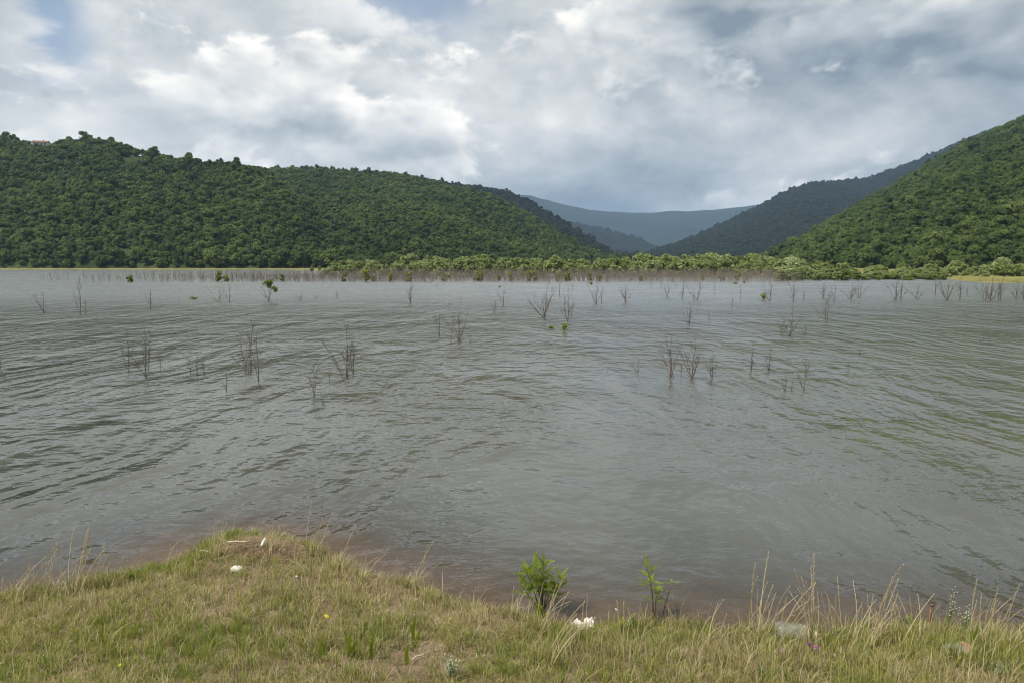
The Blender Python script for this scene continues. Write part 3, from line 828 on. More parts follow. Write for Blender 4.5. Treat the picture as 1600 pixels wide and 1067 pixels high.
# yellow-green bushes among the bare stems
BUSH = []
for k, (w_, h_t) in enumerate([(1.7, 1.6), (1.3, 2.2), (2.2, 1.5), (1.2, 1.3)]):
    v, q, t = bush_arrays(rngT, w_, h_t, 420, .17); BUSH.append((np_mesh('foliage', v, [q, t], M_YBUSH), h_t))
BUSH_STEM = []
for k in range(2):
    mb = MB()
    for j in range(3): bare_stem(mb, rngT, 1.2, .12, j * 2.1, .022, 2, n=3)
    BUSH_STEM.append(mb.mesh('stem', M_DEADWOOD))
for px, base, top, k, lab in ((203, 441, 430, 3, 'pale green leafy bush alone among the sparse stems at left'),
        (341, 440, 420, 1, 'bright yellow-green bush, tallest of the left part of the stem belt'), (353, 440, 429, 3, 'small yellow-green bush touching the taller one at left'),
        (442, 440, 426, 1, 'olive bush in the stem belt behind the leafy drowned sapling'), (538, 440, 428, 0, 'low yellow-green bush in the stem belt where the willows begin'),
        (572, 440, 418, 1, 'tall narrow yellow-green bush in the stem belt below the left ridge'), (584, 440, 431, 3, 'tiny bush at the foot of the tall narrow one'),
        (610, 440, 423, 1, 'second tall narrow yellow bush in the stem belt'), (639, 440, 426, 0, 'leafy bush above the thin drowned sapling in the stem belt'),
        (696, 439, 428, 2, 'low rounded yellow bush in an open gap of the stem belt'), (750, 439, 423, 2, 'broad olive-yellow bush in the middle of the stem belt'),
        (779, 439, 427, 1, 'narrow bush right of the broad olive-yellow one'), (797, 439, 426, 0, 'olive bush left of the pair of upright yellow bushes'),
        (825, 439, 424, 0, 'left of the pair of upright yellow bushes in the belt'), (835, 439, 419, 1, 'right and taller of the pair of upright yellow bushes'),
        (872, 439, 427, 0, 'dense yellow bush left of the wide drowned shrub'), (885, 439, 425, 2, 'wide yellow bush in the belt below the valley mouth'),
        (922, 439, 424, 1, 'slim yellow bush in the belt right of the valley ridge foot'), (937, 439, 428, 3, 'small yellow bush beside the slim one'),
        (1002, 439, 430, 3, 'small olive bush in the dense brown middle of the belt'), (1098, 438, 430, 0, 'yellow bush at the water edge below the tallest willow'),
        (1128, 438, 430, 2, 'broad yellow bush at the water edge in the right half of the belt'), (1152, 438, 420, 1, 'tall yellow-green bush near the right end of the belt'),
        (1250, 438, 431, 2, 'low yellow-green bush at the water edge where the belt ends'), (1312, 438, 430, 2, 'low yellow bush at the foot of the right shore willows'),
        (1372, 438, 431, 2, 'wide low yellow bush on the right shore edge'), (1420, 438, 428, 2, 'olive rounded bush on the shore left of the grass spit')):
    q = on_level(px, base); Y = q.y; hz = at_depth(px, top, Y).z
    fm, hh = BUSH[k]; s = hz / hh
    t_ = empty('leafy_bush', (q.x, Y, -0.03), px * .21); tag(t_, lab, 'bush', 'yellow-green bushes in the flooded belt'); 
    link('foliage', fm, t_, scale=(s * .85, s * .85, s)); link('stem', BUSH_STEM[px % 2], t_, scale=s * hh / 1.6)

# ---------------------------------------------------------------- drowned shrubs standing in the open water
# (foot px, foot row, top row, width px, stems, leafy, label)
SHRUBS = [
 (68.6, 489, 454, 26, 3, 0, 'thin bare shrub nearest the left edge in the upper water'),
 (126, 493, 434, 16, 2, 0, 'tall single bare sapling left of the sparse stem belt end'),
 (135, 492, 467, 12, 1, 0, 'short bare stem beside the tall single sapling at left'),
 (235, 480, 452, 26, 3, 0, 'small forked bare shrub below the pale green bush'),
 (202, 583, 517, 20, 2, 0, 'thin upright bare shrub left of the taller one in the left water'),
 (228, 589, 506, 34, 4, 0, 'tall branched bare shrub in the left water'),
 (252, 583, 544, 10, 1, 0, 'faint thin stem right of the tall branched shrub at left'),
 (3, 584, 556, 12, 1, 0, 'short thin stem cut by the left picture edge'),
 (298, 584, 546, 12, 1, 0, 'faint leaning stem between the two left shrub groups'),
 (342, 473, 445, 34, 4, 0, 'spreading bare shrub left of a single upright stem below the stem belt'),
 (359, 472, 443, 12, 2, 0, 'single upright stem right of the small spreading shrub'),
 (330, 482, 474, 8, 1, 0, 'tiny stub poking out below the small spreading shrub'),
 (422, 471, 438, 26, 4, 1, 'drowned sapling with bright yellow-green leaves in open water at left'),
 (469, 470, 457, 26, 5, 0, 'low tangle of twigs right of the leafy sapling'),
 (495, 467, 459, 14, 3, 0, 'tiny twig cluster between low tangles at left of centre'),
 (526, 465, 453, 16, 3, 0, 'small twig fan right of the low tangles'),
 (308, 587, 553, 26, 3, 0, 'short forked bare shrub left of a thick stub in the left water'),
 (319, 585, 556, 10, 2, 0, 'thick short stub beside the short forked shrub'),
 (388, 584, 494, 46, 6, 0, 'large many-stemmed bare shrub left of centre'),
 (404, 597, 511, 14, 2, 0, 'straight tall stem at the right foot of the large many-stemmed shrub'),
 (355, 613, 580, 14, 2, 0, 'faint thin stem below the large many-stemmed shrub'),
 (491, 620, 560, 22, 3, 0, 'slender branched stem lowest in the left half of the lake'),
 (515, 600, 566, 9, 1, 0, 'single thin stem left of the wide reddish shrub'),
 (506, 632, 618, 14, 4, 0, 'little tuft of stubs at the foot of the lowest slender stem'),
 (540, 588, 503, 50, 6, 0, 'wide bare shrub with crossing branches left of the picture centre'),
 (552, 585, 530, 24, 3, 0, 'shorter branched shrub joined to the right of the wide one'),
 (642, 475, 440, 16, 3, 0, 'thin bent sapling below a leafy bush of the belt'),
 (684, 453, 441, 8, 1, 0, 'tiny stem just below the belt near the centre'),
 (686, 525, 481, 16, 2, 0, 'slim curved stem left of the fan-shaped shrub'),
 (705, 535, 515, 14, 2, 0, 'low curved twig between slim stem and fan-shaped shrub'),
 (719, 535, 464, 44, 6, 0, 'fan-shaped bare shrub just left of the picture centre'),
 (735, 534, 518, 10, 2, 0, 'short twig right of the fan-shaped shrub'),
 (773, 489, 466, 14, 3, 0, 'small twig bundle left of a taller stem near the centre'),
 (787, 478, 443, 14, 2, 1, 'bare stem with one leafy tuft near the centre'),
 (849, 496, 440, 42, 8, 0, 'large dense bare shrub right of the picture centre'),
 (887, 502, 452, 24, 4, 0, 'slender upright shrub right of the large dense one'),
 (931, 475, 438, 20, 4, 1, 'bare shrub with a small leafy side tuft in front of the belt'),
 (940, 474, 447, 12, 2, 0, 'short stem touching the shrub with the leafy side tuft'),
 (978, 472, 440, 22, 6, 0, 'vase-shaped bare shrub in front of the dense brown belt'),
 (1043, 463, 442, 14, 3, 0, 'small bare shrub at left of three in front of the right belt'),
 (1067, 463, 439, 16, 3, 0, 'middle one of three small bare shrubs in front of the right belt'),
 (1088, 469, 438, 26, 5, 0, 'largest of three bare shrubs in front of the right belt'),
 (1017, 448, 438, 12, 3, 0, 'short twig row start close to the belt right of centre'),
 (1034, 448, 438, 12, 3, 0, 'short twig cluster second in the row close to the belt'),
 (1057, 448, 438, 12, 3, 0, 'short twig cluster third in the row close to the belt'),
 (895, 452, 440, 10, 2, 0, 'short twig near the belt right of the large dense shrub'),
 (875, 463, 440, 9, 2, 0, 'thin stem between the large dense shrub and the belt'),
 (1117, 459, 440, 7, 1, 0, 'single thin stem right of the three belt-front shrubs'),
 (1076, 505, 474, 16, 3, 0, 'lone small bare shrub in the middle of the right water'),
 (1108, 500, 486, 7, 1, 0, 'short lone stem right of the lone small shrub'),
 (948, 579, 572, 6, 1, 0, 'tiny stub far below the vase-shaped shrub'),
 (995, 581, 557, 18, 3, 0, 'small leaning twig left of the paired shrubs'),
 (1049, 589, 517, 36, 5, 0, 'left of the paired branched shrubs in the right water'),
 (1064, 586, 566, 14, 2, 0, 'low twig between the paired branched shrubs'),
 (1082, 591, 513, 40, 6, 0, 'right and denser of the paired branched shrubs'),
 (1112, 590, 551, 18, 4, 0, 'short tangled shrub right of the paired shrubs'),
 (1144, 480, 461, 12, 2, 0, 'thin low shrub below the floating leaves on the right'),
 (1157, 467, 444, 6, 1, 0, 'single thin stem under the floating leaves'),
 (1202, 470, 437, 26, 5, 0, 'upright bare shrub beside the small yellow water bush'),
 (1239, 469, 437, 20, 4, 0, 'bare shrub right of the one beside the yellow water bush'),
 (1256, 468, 452, 12, 2, 0, 'faint small twig between upright shrubs on the right'),
 (1286, 465, 438, 20, 4, 0, 'bare shrub left of a pair in the right upper water'),
 (1303, 471, 440, 18, 3, 0, 'slim bare shrub of the pair in the right upper water'),
 (1329, 468, 440, 24, 6, 0, 'low dense bare shrub left of a straight tall one'),
 (1342, 465, 434, 22, 4, 0, 'straight tall shrub right of the low dense one'),
 (1235, 524, 482, 30, 5, 0, 'dark bare shrub alone in the right water'),
 (1222, 522, 494, 16, 3, 0, 'short twigs at the left foot of the lone dark shrub'),
 (1258, 523, 506, 14, 2, 0, 'small leaning twig right of the lone dark shrub'),
 (1291, 500, 458, 26, 5, 0, 'pale spreading shrub above and right of the lone dark one'),
 (1173, 584, 533, 16, 2, 0, 'tall thin stem right of the paired shrubs'),
 (1200, 579, 542, 26, 3, 0, 'leaning shrub right of the tall thin stem'),
 (1226, 611, 580, 16, 3, 0, 'short branched stub low in the right water'),
 (1237, 609, 592, 10, 2, 0, 'tiny twig between two lower right stems'),
 (1256, 610, 553, 16, 3, 0, 'upright thin shrub lowest in the right water'),
 (1325, 584, 565, 6, 1, 0, 'lone short stem in the right water'),
 (1342, 554, 543, 10, 2, 0, 'tiny twig above the lone short stem on the right'),
 (1399, 468, 435, 18, 4, 0, 'left stem group of the forked pair near the grass spit'),
 (1407, 467, 436, 20, 4, 0, 'right stem group of the forked pair near the grass spit'),
 (1432, 467, 444, 26, 5, 0, 'open low shrub between the forked pair and the dense group'),
 (1462, 461, 436, 10, 2, 0, 'thin stem at the left of the dense group by the spit'),
 (1479, 469, 432, 30, 8, 0, 'large dense bare shrub in front of the grass spit tip'),
 (1500, 466, 431, 12, 3, 0, 'tall paired stems right of the large dense spit shrub'),
 (1511, 461, 446, 8, 2, 0, 'short stem right of the tall paired stems'),
 (1538, 469, 440, 28, 6, 0, 'left shrub of the densest group near the right edge'),
 (1547, 470, 428, 24, 7, 0, 'tallest middle shrub of the densest group near the right edge'),
 (1562, 468, 434, 20, 5, 0, 'right shrub of the densest group near the right edge'),
 (1587, 466, 436, 18, 5, 0, 'bare shrub left of the last one at the right edge'),
 (1597, 468, 436, 16, 4, 0, 'last bare shrub cut by the right picture edge'),
 (1511, 495, 480, 16, 3, 0, 'faint twig fan below the dense shrubs at right'),
 (1536, 540, 520, 12, 2, 0, 'thin twig left of a pair far right in the water'),
 (1546, 539, 522, 10, 2, 0, 'thin twig right of a pair far right in the water'),
]
rngS = np.random.default_rng(2024)
v, q, t = crown_arrays(rngS, .62, .5, 6, 110, .085, droop=.4, base=.1, core=False, up=.5)
M_TUFT = np_mesh('leaves', v, [q], M_YBUSH)
for i, (px, py, top, wpx, ns, leafy, lab) in enumerate(SHRUBS):
    q = on_level(px, py); Y = q.y
    hh = max(.12, at_depth(px, top, Y).z); ww = wpx / F * Y
    t_ = empty('bare_shrub', (q.x, q.y, 0.0)); tag(t_, lab, 'shrub', 'drowned bare shrubs')
    near = Y < 45; ns += 1 if ns > 2 else 0
    for j in range(ns):
        mb = MB()
        az = (2 * math.pi * (j + .5 * rngS.random()) / ns) if ns > 1 else rngS.random() * 6.28
        main = j == 0
        hs = hh if main else hh * (.45 + .5 * rngS.random())
        tilt = (0.16 if main else (.55 + 1.0 * rngS.random())) * ww * .6 / max(hs, .1)
        tilt = min(tilt, 1.1)
        r = (0.0052 + .0045 * hs) * (1.15 if main else .8) * (1.0 + min(1.4, (Y / 65) ** 1.5))
        bare_stem(mb, rngS, hs, tilt, az, r, int(7 + 6 * rngS.random()) if hs > .5 else 4, sub=near, n=4 if near else 3, twig_r=.55)
        link('stem', mb.mesh('stem', M_DEADWOOD, True), t_, (rngS.normal() * .05 * ww, rngS.normal() * .05 * ww, 0))
    if leafy:
        s = (ww * 1.1 if i == 12 else ww * .55) / .62
        for dxx, dzz, ss in (((-.12, .62, 1.0), (.22, .42, .8), (.02, .78, .7)) if i == 12 else ((-.35, .8, 1.0),)):
            link('leaves', M_TUFT, t_, (dxx * ww * 1.2, 0, dzz * hh), (0, 0, i), s * ss * .62)
# small leafy plants in the open water
for px, py, top, wpx, lab in ((862, 514, 509, 14, 'low floating clump of green leaves below the large dense shrub'), (882, 518, 502, 11, 'small green leafy sapling in the water below the slender shrub'),
                              (1192, 468, 456, 10, 'small yellow-green bush standing in the right upper water'), (1148, 444, 440, 10, 'yellow leaves just above the water near the right belt'),
                              (1163, 443, 439, 6, 'tiny yellow leaf tuft beside the floating leaves'), (302, 468, 463, 14, 'faint pale green leaves low on the water at left')):
    q = on_level(px, py); hh = at_depth(px, top, q.y).z; ww = wpx / F * q.y
    t_ = empty('water_plant', q); tag(t_, lab, 'plant', 'leafy plants in the water')
    mb = MB(); bare_stem(mb, rngS, hh * .9, .1, 1.0, .008, 3, n=3); link('stem', mb.mesh('stem', M_DEADWOOD), t_)
    link('foliage', M_TUFT, t_, (0, 0, .02), (0, 0, px), (ww / .6, ww / .6, hh / .55))

# ---------------------------------------------------------------- house and mast on the skyline
m, nt, o = new_mat('house_plaster'); principled(nt, o, ramp_n(nt, noise_n(nt, geo_pos(nt), .8, 4), [(.3, (.42, .40, .37)), (.7, (.56, .54, .50))]), .9); M_PLASTER = m
m, nt, o = new_mat('roof_tile'); principled(nt, o, ramp_n(nt, noise_n(nt, geo_pos(nt), 2.0, 4), [(.3, (.15, .08, .055)), (.7, (.25, .15, .11))]), .9); M_ROOF = m
m, nt, o = new_mat('window_glass'); principled(nt, o, (.03, .035, .04), .15, .5); M_GLASS = m
m, nt, o = new_mat('mast_steel'); principled(nt, o, (.22, .23, .24), .5, .5, Metallic=.6); M_STEEL = m
q = hill_z(hA, 68, 37)
t_ = empty('house', (q[0], q[1] - 1, q[2] - .3), .25); tag(t_, 'small pale house with red-brown roof among trees on the left skyline', 'house')
mb = MB(); mb.box((-5.5, -3, 0), (5.5, 3, 5.6)); link('wall', mb.mesh('wall', M_PLASTER), t_)
mb = MB()
for sgn in (-1, 1): mb.poly([(-6, sgn * 3.5, 5.45), (6, sgn * 3.5, 5.45), (6, 0, 7.2), (-6, 0, 7.2)])
for sx_ in (-5.5, 5.5): mb.poly([(sx_, -3, 5.6), (sx_, 3, 5.6), (sx_, 0, 7.1)])
rf = link('roof', mb.mesh('roof', M_ROOF), t_)
mb = MB(); mb.box((1.6, -.4, 6.4), (2.3, .4, 8.0)); link('chimney', mb.mesh('chimney', M_PLASTER), rf)
for xw in (-3.8, -1.2, 1.4, 3.8):
    for zw in (3.4,):
        mb = MB(); mb.box((xw - .5, -3.06, zw), (xw + .5, -2.9, zw + 1.3)); wn = link('window', mb.mesh('window', M_GLASS), t_)
        mb = MB(); mb.box((xw - .62, -3.12, zw - .14), (xw + .62, -3.0, zw - .02)); link('sill', mb.mesh('sill', M_PLASTER), wn)
q = hill_z(hC, 762, 35)
t_ = empty('radio_mast', (q[0], q[1], q[2] - 1)); tag(t_, 'thin grey mast on the skyline of the dark left ridge', 'mast')
mb = MB(); mb.tube([(0, 0, 0), (0, 0, 17)], [.32, .2], 6); link('pole', mb.mesh('pole', M_STEEL), t_)
for z_ in (13.5, 16):
    mb = MB(); mb.tube([(-1.8, 0, z_), (1.8, 0, z_)], .14, 4); link('crossarm', mb.mesh('crossarm', M_STEEL), t_)

# ---------------------------------------------------------------- grass on the bank
rngG = np.random.default_rng(404)
def blades(x, y, z, h, w, lean_az, lean, tint, tip=None, curve=1.0):
    """one five-point blade each: foot pair, waist pair, tip"""
    n = len(x)
    base = np.stack([x, y, z], 1)
    d = np.stack([np.cos(lean_az), np.sin(lean_az), np.zeros(n)], 1)
    side_az = rngG.random(n) * 6.283
    s = np.stack([np.cos(side_az), np.sin(side_az), np.zeros(n)], 1) * (w * .5)[:, None]
    up = np.array([0, 0, 1.0])
    hl = (h * np.cos(lean))[:, None]; ll = (h * np.sin(lean))[:, None]
    midp = base + up * hl * .58 + d * ll * (.58 * (1 - .35 * curve))
    tipp = base + up * hl * (1 - .10 * curve) + d * ll * (1 + .15 * curve)
    V = np.stack([base - s, base + s, midp + s * .75, midp - s * .75, tipp], 1).reshape(-1, 3)
    i = np.arange(n)[:, None] * 5
    Q = i + np.array([[0, 1, 2, 3]]); T = i + np.array([[3, 2, 4]])
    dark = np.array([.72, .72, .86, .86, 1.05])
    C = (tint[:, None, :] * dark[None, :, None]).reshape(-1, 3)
    if tip is not None:
        C = C.reshape(n, 5, 3); C[:, 4] = tip; C = C.reshape(-1, 3)
    return V, Q, T, C
def merge(parts):
    V, Q, T, C = [], [], [], []; o_ = 0
    for v, q, t, c in parts:
        V.append(v); Q.append(q + o_); T.append(t + o_); C.append(c); o_ += len(v)
    return np.concatenate(V), np.concatenate(Q), np.concatenate(T), np.concatenate(C)
GREENS = np.array([(.245, .315, .046), (.315, .365, .062), (.385, .400, .085), (.180, .260, .036), (.450, .430, .125)])
STRAWS = np.array([(.58, .49, .24), (.66, .57, .32), (.52, .43, .20), (.72, .64, .42), (.44, .355, .175)])
BROWNS = np.array([(.15, .10, .06), (.20, .14, .085), (.11, .078, .05)])
N = 340000
gx_ = rngG.uniform(-8.6, 8.6, N); gy_ = rngG.uniform(3.4, 10.2, N)
sd = shore_sd(gx_, gy_)
near_edge = sd > 0.03 + .24 * np.maximum(fbm(gx_ * 1.7, gy_ * 1.7, 131, 3) + .12, 0)
# view wedge with a margin keeps the blades where the bank can be seen
wedge = np.abs(gx_) < 0.86 * gy_ + 1.2
patch = fbm(gx_ * 1.1, gy_ * 1.1, 51, 4) + .35 * fbm(gx_ * 4, gy_ * 4, 57, 3)
bare = fbm(gx_ * 1.9 + 40, gy_ * 1.9, 63, 4) + .5 * fbm(gx_ * 6, gy_ * 6, 67, 2)
keep = near_edge & wedge & (rngG.random(N) < np.clip(1.15 - 4.6 * np.maximum(bare - .07, 0), .06, 1))
# the trodden debris heap at the tip carries little grass
heap = on_level(415, 868, .12); hd = np.hypot((gx_ - heap.x) / .55, (gy_ - heap.y) / .30)
keep &= (hd > 1) | (rngG.random(N) < .15)
x, y, s_, pa = gx_[keep], gy_[keep], sd[keep], patch[keep]
n = len(x); z = bank_z(x, y) - .004
right = np.clip((x - .2) / 3.0, 0, 1)
green = np.clip(.50 + 1.8 * pa + .15 * right + .22 * np.exp(-s_ / .25), .08, .93)
isg = rngG.random(n) < green
tint = np.where(isg[:, None], GREENS[rngG.integers(0, 5, n)], STRAWS[rngG.integers(0, 5, n)])
litter = rngG.random(n) < .10
tint = np.where(litter[:, None], BROWNS[rngG.integers(0, 3, n)], tint) * (0.75 + .5 * rngG.random((n, 1)))
h = np.where(isg, .035 + .055 * rngG.random(n) ** 1.5, .03 + .09 * rngG.random(n) ** 1.6) * (1 + .5 * right + .35 * np.exp(-s_ / .2))
h *= np.exp(1.1 * fbm(x * 2.4, y * 2.4, 71, 3))
lean = np.where(litter, 1.35, np.clip(.45 + .40 * rngG.normal(size=n), .02, 1.35))
w = np.where(isg, .0056, .0040) * (.7 + .7 * rngG.random(n))
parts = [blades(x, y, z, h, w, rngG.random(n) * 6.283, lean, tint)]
# tussocks: blades that share a foot and spread outwards
NT = 14000
tx = rngG.uniform(-8.4, 8.4, NT); ty = rngG.uniform(3.5, 10.0, NT); ts = shore_sd(tx, ty)
tb = fbm(tx * 1.9 + 40, ty * 1.9, 63, 4) + .5 * fbm(tx * 6, ty * 6, 67, 2)
th_ = np.hypot((tx - heap.x) / .55, (ty - heap.y) / .30)
k = (ts > .04 + .24 * np.maximum(fbm(tx * 1.7, ty * 1.7, 131, 3) + .12, 0)) & (np.abs(tx) < .86 * ty + 1.1) & (rngG.random(NT) < np.clip(1.0 - 4.6 * np.maximum(tb - .07, 0), .04, 1)) & (th_ > .9)
tx, ty, ts = tx[k], ty[k], ts[k]; nt_ = len(tx)
tr_ = np.clip((tx - .2) / 3.0, 0, 1)
tg = np.clip(.52 + 2.1 * (fbm(tx * 1.1, ty * 1.1, 51, 4) + .35 * fbm(tx * 4, ty * 4, 57, 3)) + .12 * tr_ + .2 * np.exp(-ts / .25), .06, .95)
thh = (.070 + .095 * rngG.random(nt_) ** 1.4) * (1 + .55 * tr_) * np.exp(1.0 * fbm(tx * 2.4, ty * 2.4, 71, 3))
per = 20
ii = np.repeat(np.arange(nt_), per); n = len(ii)
az = rngG.random(n) * 6.283; rad = .045 * np.sqrt(rngG.random(n)) * (.6 + .8 * rngG.random(nt_))[ii]
x = tx[ii] + np.cos(az) * rad; y = ty[ii] + np.sin(az) * rad
isg = rngG.random(n) < tg[ii]
base_t = (.78 + .44 * rngG.random((nt_, 1)))[ii]
tint = np.where(isg[:, None], GREENS[rngG.integers(0, 5, nt_)][ii] * .6 + GREENS[rngG.integers(0, 5, n)] * .4, STRAWS[rngG.integers(0, 5, n)]) * base_t
h = thh[ii] * (.55 + .65 * rngG.random(n))
w = np.where(isg, .0062, .0042) * (.7 + .6 * rngG.random(n))
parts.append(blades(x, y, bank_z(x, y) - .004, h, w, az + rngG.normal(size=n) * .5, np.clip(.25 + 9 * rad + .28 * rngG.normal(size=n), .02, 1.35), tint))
# big ragged tussocks, most of them towards the right and along the edge
NB = 1500
tx = rngG.uniform(-8, 8, NB); ty = rngG.uniform(3.6, 9.6, NB); ts = shore_sd(tx, ty)
k = (ts > .06) & (np.abs(tx) < .86 * ty + 1) & (np.hypot((tx - heap.x) / .6, (ty - heap.y) / .35) > 1) & (rngG.random(NB) < .30 + .35 * np.clip((tx - .2) / 3, 0, 1) + .35 * np.exp(-ts / .3))
tx, ty = tx[k], ty[k]; nt_ = len(tx); per = 34
ii = np.repeat(np.arange(nt_), per); n = len(ii)
az = rngG.random(n) * 6.283; rad = .07 * np.sqrt(rngG.random(n))
x = tx[ii] + np.cos(az) * rad; y = ty[ii] + np.sin(az) * rad
isg = rngG.random(n) < (.25 + .65 * rngG.random(nt_))[ii]
tint = np.where(isg[:, None], GREENS[rngG.integers(0, 5, nt_)][ii], STRAWS[rngG.integers(0, 5, n)]) * (.75 + .4 * rngG.random((nt_, 1)))[ii]
parts.append(blades(x, y, bank_z(x, y) - .004, (.10 + .13 * rngG.random(nt_))[ii] * (.5 + .6 * rngG.random(n)), .0055 * (.7 + .6 * rngG.random(n)), az + rngG.normal(size=n) * .5, np.clip(.30 + 7 * rad + .30 * rngG.normal(size=n), .02, 1.4), tint, curve=1.6))
# longer loose stalks all over, thicker to the right
N2 = 19000
x = rngG.uniform(-7.5, 7.5, N2); y = rngG.uniform(3.6, 9.6, N2); sd2 = shore_sd(x, y)
k = (sd2 > .03) & (np.abs(x) < .86 * y + 1) & (rngG.random(N2) < np.clip(.16 + .55 * np.clip((x + .2) / 3.2, 0, 1) + .5 * np.maximum(fbm(x * .9, y * .9, 83), 0), 0, 1))
x, y = x[k], y[k]; n = len(x); z = bank_z(x, y)
parts.append(blades(x, y, z, .12 + .32 * rngG.random(n) ** 1.6, np.full(n, .0050), rngG.normal(size=n) * .9 + .2, np.clip(.35 + .3 * rngG.normal(size=n), .02, 1.2), STRAWS[rngG.integers(0, 5, n)] * (.8 + .4 * rngG.random((n, 1)))))
# broad green weed leaves close to the ground
N3 = 9000
x = rngG.uniform(-7.5, 7.5, N3); y = rngG.uniform(3.6, 9.6, N3); sd3 = shore_sd(x, y)
wz = fbm(x * 2.6, y * 2.6, 91, 3)
k = (sd3 > .04) & (np.abs(x) < .86 * y + 1) & (wz > .08)
x, y = x[k], y[k]; n = len(x); z = bank_z(x, y)
parts.append(blades(x, y, z, .04 + .05 * rngG.random(n), .009 + .008 * rngG.random(n), rngG.random(n) * 6.28, np.clip(.85 + .3 * rngG.normal(size=n), .1, 1.4), np.array([(.10, .17, .022)]) * (.7 + .9 * rngG.random((n, 1)))))
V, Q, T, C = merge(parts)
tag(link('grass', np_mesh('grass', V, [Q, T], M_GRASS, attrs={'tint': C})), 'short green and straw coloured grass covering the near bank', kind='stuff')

# dry litter on the heap and along the waterline
parts = []
n = 6500
x = heap.x + rngG.normal(size=n) * .32; y = heap.y + rngG.normal(size=n) * .16
k = shore_sd(x, y) > .03; x, y = x[k], y[k]; n = len(x); z = bank_z(x, y) + .03 * rngG.random(n)
parts.append(blades(x, y, z, .03 + .10 * rngG.random(n) ** 2, .003 + .006 * rngG.random(n), rngG.random(n) * 6.28, 1.30 + .22 * rngG.random(n), np.concatenate([STRAWS * np.array([.72, .62, .66]), BROWNS * 1.5])[rngG.integers(0, 8, n)]))
n = 7000
x = rngG.uniform(-7, 7, n); y = rngG.uniform(5.5, 10, n); sdl = shore_sd(x, y)
k = (sdl > -.02) & (sdl < .16) & (fbm(x * 2, y * 2, 97) > -.08); x, y = x[k], y[k]; n = len(x); z = bank_z(x, y) + .006
parts.append(blades(x, y, z, .02 + .07 * rngG.random(n) ** 2, .002 + .004 * rngG.random(n), rngG.random(n) * 6.28, 1.35 + .15 * rngG.random(n), np.concatenate([STRAWS * .6, BROWNS])[rngG.integers(0, 8, n)]))
n = 420                                                 # stalks and flakes afloat by the edge
x = rngG.uniform(-6.5, 6.5, n); y = rngG.uniform(6.0, 10, n); sdl = shore_sd(x, y)
k = (sdl < -.01) & (sdl > -.9 * rngG.random(n) ** 2 - .05); x, y = x[k], y[k]; n = len(x)
parts.append(blades(x, y, np.full(n, .004), .03 + .12 * rngG.random(n) ** 2, .003 + .004 * rngG.random(n), rngG.random(n) * 6.28, np.full(n, 1.54), np.concatenate([STRAWS * .7, BROWNS])[rngG.integers(0, 8, n)]))
V, Q, T, C = merge(parts)
tag(link('debris', np_mesh('debris', V, [Q, T], M_STRAW, attrs={'tint': C})), 'brown dry straw and twig litter washed up along the waterline', kind='stuff')

# ---------------------------------------------------------------- tall dry grass tufts
def straw_tube_mesh(name, mb, col):
    me = mb.mesh(name, M_STRAW)
    a = me.attributes.new('tint', 'FLOAT_COLOR', 'POINT')
    cc = np.tile(np.array([*col, 1.0], np.float32), (len(mb.v), 1)) * (np.random.default_rng(len(mb.v)).random((len(mb.v), 1)) * .3 + .85)
    a.data.foreach_set('color', cc.astype(np.float32).ravel())
    return me
STALKS = []                                            # 1 m tall patterns with a slim seed head
for kk in range(7):
    mb = MB(); bend = (.02, .10, .18, .06, .26, .14, .34)[kk]
    f = lambda t: Vector((bend * t ** 2.2, .02 * math.sin(t * 3 + kk), t * (1 - .28 * bend * t)))
    mb.tube([f(i / 7) for i in range(8)], [.0064, .006, .0056, .0052, .0047, .0040, .0032, .0020], 3, cap=False)
    for i in range(26):                                # spikelets hugging the top third
        t = .60 + .40 * i / 25; p = f(t); a = i * 2.4; L = .040 * (1.15 - .5 * (i / 25))
        d = (f(min(1, t + .02)) - f(t - .02)).normalized()
        sd_ = Vector((math.cos(a), math.sin(a), 0))
        e = p + d * L + sd_ * .013
        ww_ = sd_.cross(d) * .0055
        mb.poly([p, p.lerp(e, .5) + ww_, e, p.lerp(e, .5) - ww_])
    STALKS.append(straw_tube_mesh('stalk', mb, ((.60, .50, .30), (.66, .57, .37), (.52, .42, .25))[kk % 3]))
